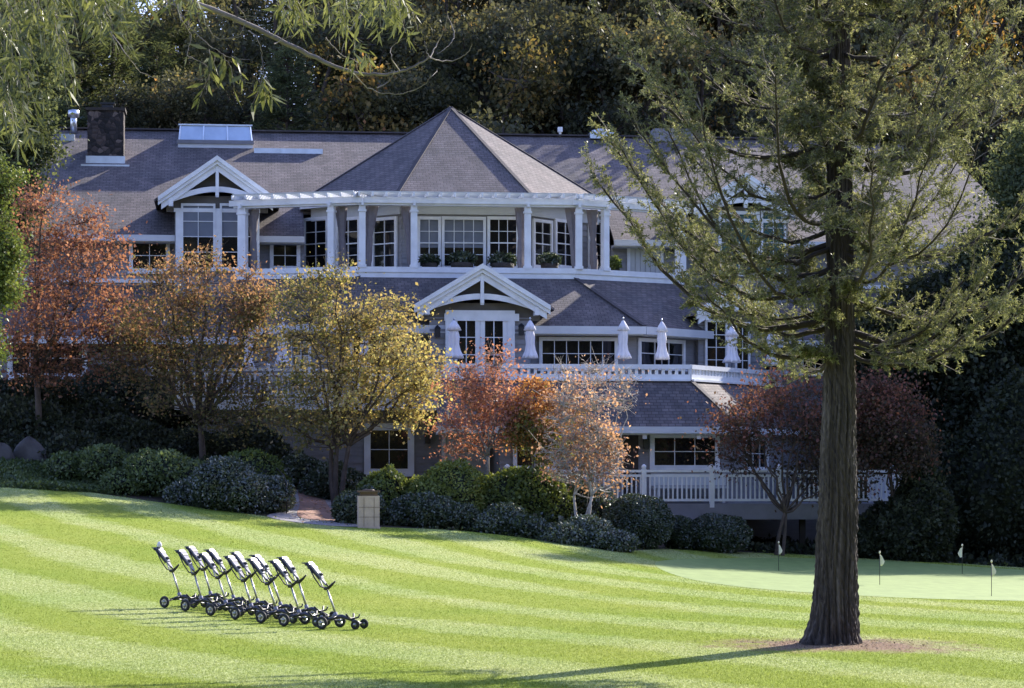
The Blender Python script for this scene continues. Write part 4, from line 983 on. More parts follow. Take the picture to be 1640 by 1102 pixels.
SH = [
 ('hedge_mound',72,232,716,69.3,L_mound,'dark rounded hedge mound at the left end of the bank, right of the boulder',9000,.06,4,{}),
 ('hedge_mound',165,335,724,68.8,L_mound,'mid hedge mound with greener top between the left mound and the big glossy hedge',9000,.06,4,{'tint':(.4,1)}),
 ('hedge_mound',258,464,736,67.6,L_gloss,'big glossy dark hedge whose right end meets the brick path',22000,.05,5,{'tint':(.1,.9)}),
 ('spreading_shrub',320,455,724,69.6,L_light,'bright green feathery shrub along the top of the big glossy hedge',6000,.06,4,{'tint':(.0,.35)}),
 ('dark_shrub',438,512,728,73.5,L_hedge,'dark shrub left of the path against the siding wall',6000,.06,3,{}),
 ('dark_shrub',496,572,740,72.5,L_hedge,'dark shrub at the head of the brick path, right of its twin',6000,.06,3,{}),
 ('round_shrub',542,606,782,66.8,L_hedge,'small dark round shrub directly behind the litter bin',6000,.05,2,{}),
 ('leafy_shrub',586,658,752,69.2,L_bush,'pale leafy shrub just below the four-pane ground floor window',6000,.065,3,{'tint':(.2,.7)}),
 ('leafy_shrub',652,772,742,69.2,L_bush,'large yellow-green shrub right of the four-pane window',12000,.06,4,{'tint':(.4,1)}),
 ('leafy_shrub',755,905,752,69.4,L_bush,'broad olive shrub between the coral tree and the pale twiggy tree',12000,.07,4,{'tint':(.0,.6)}),
 ('low_hedge',600,765,792,67.4,L_hedge,'dark low hedge right of the litter bin, under the yellow-green shrub',12000,.05,5,{}),
 ('low_hedge',735,880,808,67.0,L_hedge,'middle stretch of the low dark hedge along the lawn edge',10000,.05,5,{}),
 ('low_hedge',826,1014,828,66.9,L_gloss,'glossy rounded right end of the low hedge under the pale twiggy tree',18000,.045,4,{'tint':(.3,1)}),
 ('dark_shrub',872,968,768,70.4,L_hedge,'dark shrub behind the pale twiggy tree trunk',7000,.06,3,{}),
 ('clipped_shrub',963,1077,795,69.3,L_hedge,'large clipped dome shrub at the left end of the lower deck',16000,.04,1,{'smooth':1,'tint':(0,.7)}),
 ('clipped_shrub',1066,1112,829,70.2,L_hedge,'smallest clipped dome shrub between the two larger ones',6000,.04,1,{'smooth':1,'tint':(0,.5)}),
 ('clipped_shrub',1092,1202,826,70.6,L_hedge,'dark clipped dome shrub below the deck fascia',12000,.04,1,{'smooth':1,'tint':(0,.4)}),
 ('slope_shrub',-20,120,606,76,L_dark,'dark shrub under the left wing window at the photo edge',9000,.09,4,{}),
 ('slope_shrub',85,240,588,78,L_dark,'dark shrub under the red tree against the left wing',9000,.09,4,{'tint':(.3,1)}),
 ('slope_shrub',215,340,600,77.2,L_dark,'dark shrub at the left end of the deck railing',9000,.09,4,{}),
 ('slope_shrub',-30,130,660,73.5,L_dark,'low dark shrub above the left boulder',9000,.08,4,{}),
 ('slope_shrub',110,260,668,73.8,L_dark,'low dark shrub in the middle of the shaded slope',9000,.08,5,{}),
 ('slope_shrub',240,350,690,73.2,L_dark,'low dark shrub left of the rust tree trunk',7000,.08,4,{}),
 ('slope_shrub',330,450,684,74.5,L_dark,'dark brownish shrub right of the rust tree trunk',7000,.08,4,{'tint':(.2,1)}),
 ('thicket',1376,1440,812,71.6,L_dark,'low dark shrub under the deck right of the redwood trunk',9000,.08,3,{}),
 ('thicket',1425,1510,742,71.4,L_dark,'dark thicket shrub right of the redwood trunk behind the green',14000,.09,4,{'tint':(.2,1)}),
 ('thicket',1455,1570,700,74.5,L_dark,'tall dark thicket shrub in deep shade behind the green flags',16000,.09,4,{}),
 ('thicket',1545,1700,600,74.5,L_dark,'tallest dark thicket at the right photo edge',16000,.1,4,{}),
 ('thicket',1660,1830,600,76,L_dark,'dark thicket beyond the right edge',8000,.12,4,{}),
]
for i, (nm, a, b, py0, Y, mt, lab, n, lf, lob, kw) in enumerate(SH):
    shrub(nm, a, b, py0, Y, mt, lab, n=n, leaf=lf, lob=lob, seed=i*13, **kw)
# balcony plants
for i, (px, py, wd, lab) in enumerate(((688,408,30,'leafy planter shrub below the left centre pavilion window'),(740,404,44,'leafy planter shrub in front of the middle pavilion window'),
        (805,406,44,'leafy planter shrub in front of the right centre pavilion window'),(880,406,34,'leafy planter shrub on the balcony right of the centre windows'),(985,412,16,'small bright plant beside the balcony plank door'))):
    f_ = fv(-5.6 if i < 4 else -4.6); t, z = f_.pt(px, py); p = to_world((t, -5.6 if i < 4 else -4.6, zF))
    r = empty('potted_plant', p); tag(r, lab, 'potted plant', 'planters on the balcony'); W = wd/F*p.y
    mb = MB(); mb.lathe([(W*.3,0),(W*.4,.02),(W*.42,.22),(W*.36,.23)], 14); mb.build('pot', M_darkwood, r)
    n = 1500; d = RNG.normal(size=(n,3)); d /= np.linalg.norm(d,axis=1,keepdims=True); Pp = d*np.array([W/2,.25,(z-zF-.15)/2])*RNG.uniform(.6,1.1,(n,1)); Pp[:,2] += .15+(z-zF-.15)/2
    quads_obj('foliage', leaf_quads(Pp, .09, .05), RNG.uniform(size=n), [L_hedge if i < 4 else L_light, L_dark], r)

# ground cover on the shaded bank (could not be counted)
def groundcover(name, poly, n, leaf, mat, lab, dz=.0, hgt=.12, cat='ground cover'):
    xs_ = [p[0] for p in poly]; ys_ = [p[1] for p in poly]; P = np.stack([RNG.uniform(min(xs_),max(xs_),n*3), RNG.uniform(min(ys_),max(ys_),n*3)],1)
    ins = np.zeros(len(P), bool); j = len(poly)-1
    for i in range(len(poly)):
        xi, yi = poly[i]; xj, yj = poly[j]
        c = ((yi > P[:,1]) != (yj > P[:,1])) & (P[:,0] < (xj-xi)*(P[:,1]-yi)/(yj-yi+1e-12)+xi); ins ^= c; j = i
    P = P[ins][:n]; z = hts(P)+RNG.uniform(0,hgt,len(P))*(1+np.sin(P[:,0]*1.7)*np.sin(P[:,1]*1.3))+dz
    Pp = np.concatenate([P, z[:,None]],1); D = np.tile([0,0,.5],(len(P),1)); V = leaf_quads(Pp, leaf*1.6, leaf, D=D, jitter=.9)
    o = quads_obj(name, V, RNG.uniform(size=len(P)), [mat, L_dark]); tag(o, lab, cat, kind='stuff'); return o
groundcover('ground_cover', [xy(-80,66), xy(90,67), xy(200,68), xy(60,71), xy(-80,71)], 34000, .05, L_mound, 'low leafy ground cover between the lawn and the left boulders')
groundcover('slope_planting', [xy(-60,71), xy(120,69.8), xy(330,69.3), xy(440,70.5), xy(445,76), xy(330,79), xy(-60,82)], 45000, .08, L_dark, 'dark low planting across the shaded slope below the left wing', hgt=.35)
groundcover('bed_planting', [xy(560,68.5), xy(700,68), xy(1000,68.5), xy(1040,71), xy(900,73), xy(600,74)], 14000, .07, L_hedge, 'low planting filling the bed behind the central hedge', hgt=.3)
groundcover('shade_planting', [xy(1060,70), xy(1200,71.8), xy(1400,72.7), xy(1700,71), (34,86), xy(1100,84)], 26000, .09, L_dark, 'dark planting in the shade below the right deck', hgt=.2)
groundcover('lawn_fringe', [(p[0], p[1]-.06) for p in lawn_edge[1:-1]]+[(p[0], p[1]+.10) for p in lawn_edge[1:-1]][::-1], 9000, .03, L_light, 'ragged fringe of longer grass along the back edge of the lawn', hgt=.05, dz=.02, cat='grass')

# ------------------------------------------------------------------ trees
def curve_pts(a, b, bend, k=5):
    a, b = Vector(a), Vector(b); return [a.lerp(b, i/k)+Vector(bend)*math.sin(math.pi*i/k) for i in range(k+1)]
def lobe_tree(name, px, Y, lobes, leafmat, bark, lab, tr=.09, ncl=150, per=70, leaf=.09, clr=.28, fork=.35, depthk=.8, seed=0, tintf=None, stems=1, cat='tree', group=None, twig=.0055, base_py=None, parts=True, sparse=0, Yd=None):
    """lobes in photo pixels at depth Y: (cx, cy, rx, ry[, tint])"""
    rs = np.random.default_rng(seed); g = gp(px, Y); r = empty(name, g); tag(r, lab, cat, group)
    L = []
    for l in lobes:
        c = at(l[0], l[1], Y); k = Y/F; dy = rs.uniform(-1,1)*l[2]*k*.6
        L.append((c.x-g.x, dy, c.z-g.z, l[2]*k*1.12, min(l[2], l[3]*1.4)*k*depthk*1.1, l[3]*k*1.15, l[4] if len(l) > 4 else .5))
    L = np.array(L); top = L[:,2].max(); skel = []; bk = MB()
    zmin = (L[:,2]-L[:,5]).min(); fz = max(.25*top, min(zmin+.1, top*fork))
    for s_ in range(stems):
        off = Vector((rs.uniform(-.12,.12)*(stems > 1), rs.uniform(-.1,.1)*(stems > 1), 0))
        dr = Vector((rs.uniform(-1,1)*.25*stems*.5, rs.uniform(-.2,.2), fz)); pts = curve_pts(off-Vector((0,0,.2)), off+dr, (rs.uniform(-.08,.08),0,0), 5)
        bk.tube(pts, [tr*(1.35 if i == 0 else 1-.07*i) for i in range(6)], 8)
        base = pts[-1]
        for li, l in enumerate(L):
            if li % stems != s_: continue
            e = Vector((l[0], l[1], l[2]+l[5]*.4)); mid = base.lerp(e, .5)+Vector((0,0,-.12*(e-base).length*abs(e.x)/(abs(e.x)+1)))+Vector(rs.normal(size=3))*.12
            pp = []
            for i in range(9):
                t = i/8; q = base*(1-t)**2+mid*2*t*(1-t)+e*t*t+Vector(rs.normal(size=3))*.05*(t > 0); pp.append(q)
            bk.tube(pp, [tr*.62*(1-.82*i/8) for i in range(9)], 6); skel += pp[1:]
    S = np.array([tuple(p) for p in skel]); vol = L[:,3]*L[:,5]; k = rs.choice(len(L), ncl, p=vol/vol.sum())
    d = rs.normal(size=(ncl,3)); d /= np.linalg.norm(d, axis=1, keepdims=True); rad = rs.uniform(.25,1.05,ncl)**.6
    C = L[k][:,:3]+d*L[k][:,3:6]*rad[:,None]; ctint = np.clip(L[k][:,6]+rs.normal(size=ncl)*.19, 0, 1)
    for i in range(ncl):
        dd = ((S-C[i])**2).sum(1)+np.where(S[:,2] > C[i,2]+.1, 1.0, 0); a = Vector(S[dd.argmin()]); b = Vector(C[i])
        pts = curve_pts(a, b, Vector(rs.normal(size=3))*.06*(b-a).length+Vector((0,0,-.05)), 4); bk.tube(pts, [twig*2.2, twig*1.8, twig*1.4, twig, twig*.6], 4, cap=False)
        for _ in range(3):
            q = pts[rs.integers(2,5)]; e2 = q+Vector(rs.normal(size=3))*clr*.9+Vector((0,0,clr*.3)); bk.tube([q, q.lerp(e2,.5)+Vector(rs.normal(size=3))*.03, e2], [twig, twig*.7, twig*.4], 3, cap=False)
    ob = bk.build('trunk', bark, r)
    npc = np.maximum(3, rs.poisson(per*1.2, ncl)*rs.uniform(.2,1.7,ncl)).astype(int); idx = np.repeat(np.arange(ncl), npc)
    P = C[idx]+rs.normal(size=(len(idx),3))*clr*rs.uniform(.55,1.2,ncl)[idx][:,None]*np.array([1,1,.7])
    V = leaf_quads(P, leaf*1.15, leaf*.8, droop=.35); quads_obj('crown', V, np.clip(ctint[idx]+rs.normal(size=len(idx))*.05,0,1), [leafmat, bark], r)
    return r

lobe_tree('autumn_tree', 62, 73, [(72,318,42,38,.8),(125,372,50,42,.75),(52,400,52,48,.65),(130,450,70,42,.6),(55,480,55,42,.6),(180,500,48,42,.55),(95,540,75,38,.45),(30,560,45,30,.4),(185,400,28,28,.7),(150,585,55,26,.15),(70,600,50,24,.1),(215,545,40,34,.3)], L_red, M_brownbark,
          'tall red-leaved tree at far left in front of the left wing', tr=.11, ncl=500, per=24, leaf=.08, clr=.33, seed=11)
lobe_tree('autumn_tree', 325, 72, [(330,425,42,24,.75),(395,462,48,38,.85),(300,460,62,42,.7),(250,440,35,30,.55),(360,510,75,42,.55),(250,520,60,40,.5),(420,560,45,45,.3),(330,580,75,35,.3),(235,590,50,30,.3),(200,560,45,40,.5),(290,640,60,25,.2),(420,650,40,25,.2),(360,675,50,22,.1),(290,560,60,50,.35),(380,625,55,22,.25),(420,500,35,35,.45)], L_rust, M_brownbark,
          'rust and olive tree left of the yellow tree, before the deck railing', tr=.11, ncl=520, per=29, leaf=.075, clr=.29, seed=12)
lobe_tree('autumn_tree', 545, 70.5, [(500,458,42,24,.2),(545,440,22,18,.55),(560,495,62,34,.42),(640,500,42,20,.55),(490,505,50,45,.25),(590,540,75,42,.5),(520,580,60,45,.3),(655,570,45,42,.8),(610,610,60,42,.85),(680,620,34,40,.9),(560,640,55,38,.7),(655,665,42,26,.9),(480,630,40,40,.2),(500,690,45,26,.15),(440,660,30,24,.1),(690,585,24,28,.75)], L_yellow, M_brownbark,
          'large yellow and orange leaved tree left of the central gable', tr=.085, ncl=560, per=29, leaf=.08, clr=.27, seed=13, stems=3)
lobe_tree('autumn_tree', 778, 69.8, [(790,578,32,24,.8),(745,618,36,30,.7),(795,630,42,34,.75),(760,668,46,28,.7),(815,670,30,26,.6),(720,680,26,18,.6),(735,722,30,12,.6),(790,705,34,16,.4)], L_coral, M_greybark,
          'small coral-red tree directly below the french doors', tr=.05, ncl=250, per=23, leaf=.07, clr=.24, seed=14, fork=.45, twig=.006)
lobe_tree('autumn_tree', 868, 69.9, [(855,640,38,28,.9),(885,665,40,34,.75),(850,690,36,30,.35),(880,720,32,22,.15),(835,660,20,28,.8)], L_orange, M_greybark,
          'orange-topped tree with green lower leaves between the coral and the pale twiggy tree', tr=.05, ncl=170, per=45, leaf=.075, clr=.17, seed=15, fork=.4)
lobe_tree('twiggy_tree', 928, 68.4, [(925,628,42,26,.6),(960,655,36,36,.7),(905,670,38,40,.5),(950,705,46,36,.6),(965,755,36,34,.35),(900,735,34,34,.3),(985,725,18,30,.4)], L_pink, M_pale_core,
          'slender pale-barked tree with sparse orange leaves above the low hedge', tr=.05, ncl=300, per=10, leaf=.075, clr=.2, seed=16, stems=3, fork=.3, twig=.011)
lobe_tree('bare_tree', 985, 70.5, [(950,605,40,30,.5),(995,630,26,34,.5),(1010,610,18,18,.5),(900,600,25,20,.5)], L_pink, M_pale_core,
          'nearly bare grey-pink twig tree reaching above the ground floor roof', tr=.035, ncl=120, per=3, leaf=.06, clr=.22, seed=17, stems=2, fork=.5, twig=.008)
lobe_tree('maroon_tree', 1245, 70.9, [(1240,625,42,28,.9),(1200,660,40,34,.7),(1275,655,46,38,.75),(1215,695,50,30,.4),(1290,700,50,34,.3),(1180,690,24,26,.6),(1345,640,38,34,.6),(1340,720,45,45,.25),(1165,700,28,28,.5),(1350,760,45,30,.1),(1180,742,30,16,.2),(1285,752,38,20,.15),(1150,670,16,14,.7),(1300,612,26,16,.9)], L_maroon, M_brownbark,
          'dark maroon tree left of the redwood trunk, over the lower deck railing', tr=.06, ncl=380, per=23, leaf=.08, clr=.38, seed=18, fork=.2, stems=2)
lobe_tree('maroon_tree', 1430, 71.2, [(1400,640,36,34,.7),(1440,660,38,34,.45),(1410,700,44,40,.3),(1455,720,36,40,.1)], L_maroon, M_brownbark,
          'dark maroon tree right of the redwood trunk in deep shade', tr=.06, ncl=230, per=50, leaf=.08, clr=.3, seed=19, fork=.2, stems=2)
lobe_tree('green_tree', -55, 58, [(8,285,26,28,.7),(-25,330,35,45,.5),(5,400,28,32,.5),(-20,450,30,40,.4),(12,440,22,38,.6),(-30,540,30,60,.3)], L_light, M_brownbark,
          'bright green tree leaning in at the left photo edge', tr=.11, ncl=240, per=90, leaf=.06, clr=.18, seed=20)
lobe_tree('evergreen_tree', 12, 80, [(10,60,60,50,.5),(45,120,38,40,.7),(-10,140,50,50,.4),(38,190,38,40,.5),(0,230,50,40,.3),(60,245,24,22,.6),(30,285,40,30,.4),(-20,300,50,40,.2),(10,350,45,40,.3)], L_conif, M_brownbark,
          'mid-green evergreen covering the left end of the clubhouse roof', tr=.16, ncl=420, per=80, leaf=.1, clr=.36, seed=21)
lobe_tree('evergreen_tree', 1680, 79, [(1650,240,40,40,.5),(1620,300,36,40,.6),(1665,340,50,45,.3),(1610,375,44,34,.5),(1570,410,40,26,.6),(1640,430,55,40,.3),(1580,465,50,36,.2)], L_conif, M_brownbark,
          'green tree hanging over the right end of the clubhouse roof', tr=.16, ncl=330, per=80, leaf=.1, clr=.36, seed=22)
# evergreens right of the redwood and behind the clubhouse corner
for i, (px, Y, top, wd, lab, mt) in enumerate(((1450,79,470,70,'dark broadleaf tree behind the right end of the deck',L_dark),(1535,78,440,95,'dark shaded tree left of the right edge, above the thicket',L_dark),(1635,78,430,100,'dark tree at the right photo edge above the tallest thicket',L_dark),(1405,80,520,45,'small green tree beside the pale corner of the clubhouse',L_conif))):
    lb = []; rs = np.random.default_rng(50+i)
    for j in range(11):
        lb.append((px+rs.uniform(-1,1)*wd*.6, top+(790-top)*(j+.5)/11, wd*rs.uniform(.5,.8), 42, rs.uniform(.1,.9)))
    lobe_tree('shade_tree', px, Y, lb, mt, M_brownbark, lab, tr=.16, ncl=420, per=95, leaf=.13, clr=.38, seed=30+i, depthk=1)

# --- background wood
def proto_mesh_conifer(seed, H=20, n_b=260):
    rs = np.random.default_rng(seed); bk = MB(); bk.tube([(0,0,-1),(0,0,H*.5),(0,0,H)], [.32,.2,.03], 7)
    P = []; T_ = []; D_ = []
    for i in range(n_b):
        f_ = rs.uniform(.1,1)**.8; z = H*f_; ln = (H*.19)*(1-f_)**.7*rs.uniform(.6,1.15)+.3; a = rs.uniform(0,2*math.pi); d = Vector((math.cos(a), math.sin(a), rs.uniform(-.1,.35)))
        e = Vector((0,0,z))+d*ln; mid = Vector((0,0,z))+d*ln*.5+Vector((0,0,-.1)); bk.tube([(0,0,z), mid, e], [.05,.03,.01], 4, cap=False)
        m = int(90*ln/2)+30; t = rs.uniform(.25,1.05,m)**.8; q = np.array([tuple(Vector((0,0,z)).lerp(e, x)) for x in t])+rs.normal(size=(m,3))*np.array([.26,.26,.16])
        P.append(q); T_.append(np.full(m, np.clip(rs.normal(.5,.22),0,1))); D_.append(np.tile(tuple(d),(m,1)))
    P, T_, D_ = np.concatenate(P), np.concatenate(T_), np.concatenate(D_)
    return leaf_quads(P, .30, .06, D=D_, jitter=.7), T_, bk
def proto_mesh_oak(seed, H=15, ncl=420, per=105, leaf=.13):
    rs = np.random.default_rng(seed); bk = MB(); base = Vector((rs.uniform(-.4,.4),0,H*.3)); bk.tube([(0,0,-1),(0.1,0,H*.15),base],[.42,.33,.28],8)
    L = [(rs.uniform(-.32,.32)*H, rs.uniform(-.32,.32)*H, H*rs.uniform(.36,.92), H*rs.uniform(.07,.13), H*rs.uniform(.07,.13), H*rs.uniform(.05,.085), rs.uniform(0,1)) for _ in range(26)]
    L = np.array(L); S = []
    for l in L:
        e = Vector(l[:3]); mid = base.lerp(e,.5)+Vector(rs.normal(size=3))*.5; pp = [base*(1-t)**2+mid*2*t*(1-t)+e*t*t for t in np.linspace(0,1,8)]; bk.tube(pp, [.2*(1-.8*i/7) for i in range(8)], 6); S += pp
    S = np.array([tuple(p) for p in S]); k = rs.integers(0,len(L),ncl); d = rs.normal(size=(ncl,3)); d /= np.linalg.norm(d,axis=1,keepdims=True)
    C = L[k][:,:3]+d*L[k][:,3:6]*(rs.uniform(.3,1.05,ncl)**.6)[:,None]; ct = np.clip(L[k][:,6]*.85+.05+rs.normal(size=ncl)*.15,0,1)
    for i in range(ncl):
        a = Vector(S[((S-C[i])**2).sum(1).argmin()]); bk.tube([a, a.lerp(Vector(C[i]),.5)+Vector((0,0,-.1)), C[i]], [.04,.03,.012], 4, cap=False)
    idx = np.repeat(np.arange(ncl), np.maximum(10, per*rs.uniform(.4,1.5,ncl)).astype(int)); P = C[idx]+rs.normal(size=(len(idx),3))*.36*np.array([1,1,.7])
    return leaf_quads(P, leaf*1.2, leaf*.8), ct[idx], bk
protos = {}
def proto(kind, i):
    key = (kind, i)
    if key not in protos:
        if kind == 'conifer': V, t_, bk = proto_mesh_conifer(60+i); mt = L_conif; nm = 'conifer_tree'
        elif kind == 'oak': V, t_, bk = proto_mesh_oak(70+i); mt = L_oak; nm = 'oak_tree'
        else: V, t_, bk = proto_mesh_oak(80+i, 12, 330, 75, .13); mt = L_autumn; nm = 'autumn_woodland_tree'
        r = empty(nm); bk.build('trunk', M_brownbark, r); quads_obj('crown', V, t_, [mt, M_brownbark], r); protos[key] = [r, False]
    e = protos[key]
    if not e[1]: e[1] = True; return e[0]
    return copy_tree(e[0])
BGL = {'conifer': ('dark evergreen conifer in the wood behind the clubhouse roof','conifers in the wood behind the clubhouse'),
       'oak': ('dusky green oak in the wood behind the clubhouse roof','oaks in the wood behind the clubhouse'),
       'autumn': ('orange and yellow autumn tree in the wood behind the clubhouse roof','autumn trees in the wood behind the clubhouse')}
rs = np.random.default_rng(5)
BG = [('conifer', 300, 117, -60), ('conifer', 180, 118, -70), ('conifer', 60, 110, -40), ('autumn', 690, 100.5, 95), ('oak', 815, 101, 20), ('oak', 1010, 102, 60)]
for Y, step in ((103,175),(113,150),(150,85)):
    px = -120+rs.uniform(0,80)
    while px < 1800:
        x = px
        if x < 620: kind = 'conifer' if rs.uniform() < .72 else 'oak'
        elif x < 1100: kind = 'oak' if (rs.uniform() < .72 or x < 690) else 'autumn'
        else: kind = 'autumn' if rs.uniform() < .38 else 'oak'
        top = -30-rs.uniform(0,120)
        if Y == 103: top = rs.uniform(50,165)
        if Y == 103 and 740 < px < 1060: px += 60; continue
        if Y == 150: top = -90-rs.uniform(0,60)
        if 222 < px < 262 and Y > 104: top = 75
        BG.append((kind, px+rs.uniform(-20,20), Y+rs.uniform(-3,3), top)); px += step*rs.uniform(.75,1.15)
for j, (kind, px, Y, top) in enumerate(BG):
    o = proto(kind, j % 2); g = gp(px, Y); h = at(px, top, Y).z-g.z; base_h = {'conifer':20,'oak':14.2,'autumn':11.4}[kind]
    s_ = max(.45, h/base_h); o.location = g; o.rotation_euler = (0,0,rs.uniform(0,6.28)); o.scale = (max(.75,min(s_,1.15)),)*2+(s_,)
    tag(o, BGL[kind][0], 'tree', BGL[kind][1])
# tall trees beyond the right edge that shade the back of the green
for j, (x, y, h) in enumerate(((25,92,16.5),(29,97,19.5),(32,89,18),(37,96,21),(22,99,16),(41,88,19),(46,94,22),(27,85,13),(35,83,15.5))):
    o = proto('oak', j % 2); o.location = (x, y, ht(x,y)); s_ = h/14.2; o.scale = (s_,)*3; o.rotation_euler = (0,0,j*1.3)
    tag(o, 'tall oak beyond the right edge of the green, shading the thicket', 'tree', 'oaks beyond the right edge of the green')

# wood far behind the camera, seen only mirrored in the windows
n = 40000; a = RNG.uniform(-1,1,n); X_ = a*95; Yb = -38-RNG.uniform(0,14,n)-6*np.cos(a*1.4); Hh = 34+5*np.sin(X_*.31)+4*np.sin(X_*.83+1)
P = np.stack([X_, Yb, -2+Hh*RNG.uniform(0,1,n)],1)
o = quads_obj('far_wood', leaf_quads(P, 2.0, 1.7), RNG.uniform(size=n), [L_oak, L_dark]); tag(o, 'wood across the course, mirrored in the clubhouse windows', 'wood', kind='stuff')

# ------------------------------------------------------------------ redwood in the foreground
def redwood():
    base = gp(1335, 35); rs = np.random.default_rng(3); r = empty('redwood_tree', base); tag(r, 'large foreground redwood with furrowed bark and upswept feathery branches', 'tree')
    H = 22.0; n, m = 150, 420; vs = []
    zs = np.concatenate([np.linspace(-.25,4.5,300), np.linspace(4.55,H,m-300)])
    k = F/35/1.0
    def rad(z):
        r0 = np.interp(z, [-.25,0,.15,.4,.8,1.5,4,7,11,22], [.385,.34,.31,.288,.27,.253,.19,.15,.11,.02]); return r0
    def cx(z): return np.interp(z, [0,1,4,9,22], [0,.04,.09,.07,.1])
    ph = rs.uniform(0,2*math.pi,14)
    for z in zs:
        for i in range(n):
            a = 2*math.pi*i/n; w_ = a+.10*math.sin(z*1.3+ph[0])+.05*math.sin(z*3.7+ph[1]+2*a)
            rid = -.35*max(0,1-4*abs(math.sin(w_*6.5+ph[8]+.6*math.sin(z*.8+a))))+abs(math.sin(w_*9+ph[2]+.5*math.sin(z*1.1+a)))*.5+abs(math.sin(w_*17+ph[3]+.8*math.sin(z*1.9+2*a)))*.35+.18*math.sin(w_*31+z*2.2+ph[4])+.1*math.sin(w_*47+z*9+ph[5])
            rr = rad(z); fl = 1+(.22*math.exp(-max(z,0)/.35))*(.5*math.sin(3*a+ph[6])+.5*math.sin(5*a+ph[7]))
            lean = .14*math.exp(-max(z,0)/.3)*max(0,-math.cos(a))
            q = rr*fl+(rid-.45)*min(.075, rr*.24)+lean+.006*math.sin(z*34+a*13)+.005*math.sin(z*51+a*23)
            vs.append((cx(z)+q*math.cos(a), q*math.sin(a), z))
    mb = MB(); mb.add(vs, [(j*n+i, j*n+(i+1)%n, (j+1)*n+(i+1)%n, (j+1)*n+i) for j in range(len(zs)-1) for i in range(n)], True)
    m_, t, b = newmat('redwood_bark'); co = N(t,'ShaderNodeTexCoord').outputs['Object']; st = mapping(t, co, (1,1,.07))
    n1 = noise(t, st, 12, 8, .65, .5); n2 = noise(t, st, 34, 6, .7)
    c = mixc(t, .5, ramp(t, n1, [(.40,(.010,.008,.007)),(.52,(.055,.045,.039)),(.64,(.20,.175,.155))]), ramp(t, n2, [(.35,(.016,.012,.010)),(.68,(.16,.13,.11))]))
    t.links.new(c, b.inputs['Base Color']); b.inputs['Roughness'].default_value = .9; bump(t, b, math_(t,'ADD',n1,math_(t,'MULTIPLY',n2,.6)), .9, .05)
    mb.build('trunk', m_, r)
    # branches
    bk = MB(); LP = []; LD = []; LT = []; LN = []
    def limb(z0, az, ln, lift, rb, dens=1.0):
        d = Vector((math.cos(az), math.sin(az), 0)); p0 = Vector((cx(z0),0,z0))+d*rad(z0)*.6; side = Vector((-d.y,d.x,0)); K = 12; wv = rs.uniform(-.12,.12)
        pts = []
        for i in range(K+1):
            t = i/K; pts.append(p0+d*ln*(t-.12*t*t*t)+Vector((0,0,lift*(t**2.1)*ln-.18*ln*math.sin(math.pi*min(1,t*1.25))*.6))+side*wv*ln*math.sin(t*2.5)+Vector(rs.normal(size=3))*.012*ln*(i > 0)*.5)
        bk.tube(pts, [rb*(1-.85*i/K)+.003 for i in range(K+1)], 6, cap=False)
        ns = int(19*ln*dens)
        for s_ in range(ns):
            t = rs.uniform(.04,1.0)**.85; i = min(K-1, int(t*K)); a = pts[i].lerp(pts[i+1], t*K-i); ax = (pts[i+1]-pts[i]).normalized()
            sd = side*(1 if rs.uniform() < .5 else -1); dr = (ax*rs.uniform(.4,1.0)+sd*rs.uniform(.3,1.1)+Vector((0,0,rs.uniform(-.35,.6)))).normalized()
            tl = rs.uniform(.22,.62)*(1.15-.5*t)*min(1.25,ln/2.2); e = a+dr*tl+Vector((0,0,tl*.12)); mdp = a.lerp(e,.5)+Vector(rs.normal(size=3))*.03
            bk.tube([a,mdp,e],[.008,.005,.002],3,cap=False,mi=1)
            tt = np.clip(rs.normal(.5,.2),0,1)
            for q in range(rs.integers(3,7)):
                u = rs.uniform(.25,1); b0 = a.lerp(e,u); sd2 = Vector(rs.normal(size=3)); d2 = (dr*.8+sd2*.55).normalized(); l2 = rs.uniform(.08,.2); e3 = b0+d2*l2
                bk.tube([b0,e3],[.003,.0015],3,cap=False,mi=1)
                nl = rs.integers(16,26); uu = rs.uniform(0,1,nl); P = np.array(b0)[None]+(np.array(e3)-np.array(b0))[None]*uu[:,None]
                LP.append(P); LD.append(np.tile(tuple(d2*.7),(nl,1))); LT.append(np.full(nl, np.clip(tt+rs.normal()*.15,0,1)))
    z = 4.05
    while z < 20.5:
        fz = max(0, (z-9.5)/11.5)
        for q in range(rs.integers(2,5)):
            az = rs.uniform(0,2*math.pi); ln = (3.3-2.8*fz)*rs.uniform(.55,1.12); limb(z+rs.uniform(-.15,.15), az, ln, rs.uniform(.28,.6), rs.uniform(.018,.042)*(1-.5*fz), .8 if z < 10 else .5)
        z += .27+.12*rs.uniform()
    for (z0, az, ln, lift, rb) in ((4.55,R(174),3.6,.5,.05),(4.95,R(188),3.3,.55,.035),(5.5,R(170),3.7,.45,.04),(4.3,R(-8),3.6,.25,.045),(4.75,R(8),3.9,.32,.04),(4.0,R(-30),2.4,.22,.03),(4.1,R(205),2.2,.3,.035),(5.6,R(-3),4.0,.42,.045),(6.9,R(182),3.7,.5,.035),(7.2,R(4),4.0,.5,.04),(8.1,R(176),3.5,.5,.035)):
        limb(z0, az, ln, lift, rb, .9)
    for q in range(85):
        z0 = rs.uniform(3.75, 13); limb(z0, rs.uniform(0,2*math.pi), rs.uniform(.35,1.1), rs.uniform(-.2,.9), .008, 1.3)
    bk.build('branches', [M_limb, M_greybark], r)
    P, D, Tt = np.concatenate(LP), np.concatenate(LD), np.concatenate(LT)
    V = leaf_quads(P, .045, .0135, D=D, jitter=.85); quads_obj('crown', V, Tt, [L_redwood, M_brownbark], r)
    print('redwood leaves', len(P))
redwood()

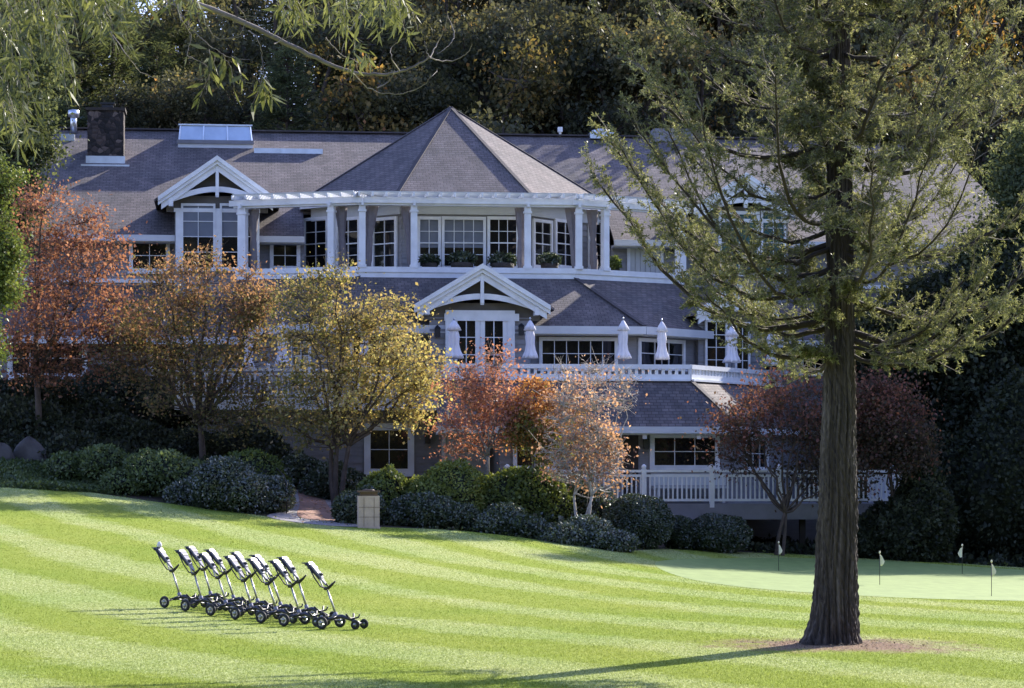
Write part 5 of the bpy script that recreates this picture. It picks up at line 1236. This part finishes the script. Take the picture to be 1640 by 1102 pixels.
# ------------------------------------------------------------------ overhanging tree at the upper left (trunk beyond the left edge)
def overhang():
    Y = 22.0; rs = np.random.default_rng(9); px = lambda a, b, dy=0: at(a, b, Y+dy)
    g = gp(-620, 22); r = empty('overhanging_tree', g); tag(r, 'near tree whose long-leaved branches hang across the upper left', 'tree'); O_ = g
    bk = MB(); LP = []; LD = []; LT = []
    def path(pts, r0, r1, n=8):
        pts = [p-O_ for p in pts]; P2_ = []
        for i in range(len(pts)-1):
            p0, p1, p2, p3 = pts[max(i-1,0)], pts[i], pts[i+1], pts[min(i+2,len(pts)-1)]
            for q in range(6):
                t = q/6; P2_.append(.5*((2*p1)+(-p0+p2)*t+(2*p0-5*p1+4*p2-p3)*t*t+(-p0+3*p1-3*p2+p3)*t**3)+Vector(rs.normal(size=3))*.004)
        P2_.append(pts[-1]); K = len(P2_)-1
        bk.tube(P2_, [r0+(r1-r0)*i/K for i in range(K+1)], n, cap=False); return P2_
    trunk = path([g-Vector((0,0,.3)), g+Vector((.1,0,2.5)), g+Vector((.3,.1,5)), g+Vector((.9,.2,7.2))], .34, .2, 12)
    top = g+Vector((.6,.15,6.6))
    lead = path([top, px(-200,-170), px(120,-90), px(262,-12)], .12, .028)
    main = path([px(262,-12), px(380,32,.2), px(470,75,.3), px(540,108,.3), px(600,120,.3), px(650,112,.3), px(688,92,.3)], .028, .007)
    def leaves(P, n, spread=.05, ln=.15, wd=.026, down=.8):
        P = np.array([tuple(p) for p in P]); k = rs.integers(0,len(P),n)
        LP.append(P[k]+rs.normal(size=(n,3))*spread*.5); D = rs.normal(size=(n,3))*.5; D[:,2] -= down; LD.append(D); LT.append((ln, wd, n))
    # bare curling end twigs
    for pts in ([(688,92),(700,70),(712,45),(716,20)],[(688,92),(720,98),(745,88),(756,70)],[(640,113),(628,95),(628,75),(650,60)],[(688,92),(683,80),(680,66)],[(560,112),(590,140),(618,150),(660,146),(690,125),(700,112)],[(604,142),(625,128),(632,112)],[(716,25),(727,50),(722,70),(700,86)],
                [(277,0),(292,25),(305,45),(335,72),(368,92),(400,96)],[(282,0),(290,30),(305,56),(300,90)],[(398,50),(412,60),(420,90),(421,118)],[(440,70),(455,62),(470,58)],[(330,40),(350,62),(395,56)],[(378,10),(395,30),(383,55),(360,62)],[(262,0),(290,14),(340,24),(420,28)],
                [(165,20),(180,55),(205,90),(225,115),(250,125)],[(520,60),(545,85),(575,100)],[(455,0),(470,20),(500,40),(525,35)],[(580,20),(560,50),(545,88)]):
        path([px(a,b,rs.uniform(-.2,.3)) for a, b in pts], .006, .002, 5)
    # leafy sprays: (start, end, number)
    sp = []
    for (x0,y0,x1,y1,k) in ((300,90,340,120,3),(335,80,330,150,6),(355,85,375,140,6),(372,90,388,130,4),(345,90,320,155,5),(421,118,430,150,4),(421,120,400,175,4),(410,125,425,165,4)):
        s_ = path([px(x0,y0), px((x0+x1)/2+4,(y0+y1)/2-4), px(x1,y1)], .004, .002, 4); leaves(s_, 5+k*1, .02, .15, .035, .9)
    # hanging clusters above the main limb and in the corner
    for (ax0,ax1,ay0,ay1,cnt,l0,l1) in ((440,560,-30,15,20,20,50),(530,640,-40,0,28,25,65),(545,600,60,90,5,15,30),(-60,90,-40,40,34,50,140),(-60,45,30,150,30,60,110),(60,220,-40,-5,30,30,70),(150,200,-10,30,7,30,55),(-40,30,150,190,16,30,70),(220,330,-30,0,14,10,40)):
        for q in range(cnt):
            a0, b0 = rs.uniform(ax0,ax1), rs.uniform(ay0,ay1); ln = rs.uniform(l0,l1); dx = rs.uniform(-.1,.55)*ln; dy = rs.uniform(-1.6,1.6)
            s_ = path([px(a0,b0,dy), px(a0+dx*.6,b0+ln*.45,dy), px(a0+dx,b0+ln,dy)], .004, .0015, 3); leaves(s_, int(ln*.30)+4, .03, .13, .02, .8)
    # limbs that carry the hanging clusters
    for pts in ([(-200,-150),(0,-70),(120,-45),(220,-30)],[(-200,-150),(-90,-20),(-30,60),(0,140)],[(262,-12),(400,-40),(540,-40),(640,-40)]):
        path([px(a,b,.1) for a, b in pts], .05, .012)
    bk.build('branches', M_greybark, r)
    P, D = np.concatenate(LP), np.concatenate(LD); Ls = np.concatenate([np.full(n,l) for l,w_,n in LT]); Ws = np.concatenate([np.full(n,w_) for l,w_,n in LT])
    V = leaf_quads(P, Ls, Ws, D=D, jitter=.35); quads_obj('crown', V, rs.uniform(size=len(P)), [L_willow, M_greybark], r)
overhang()
print('objects', len(bpy.data.objects))
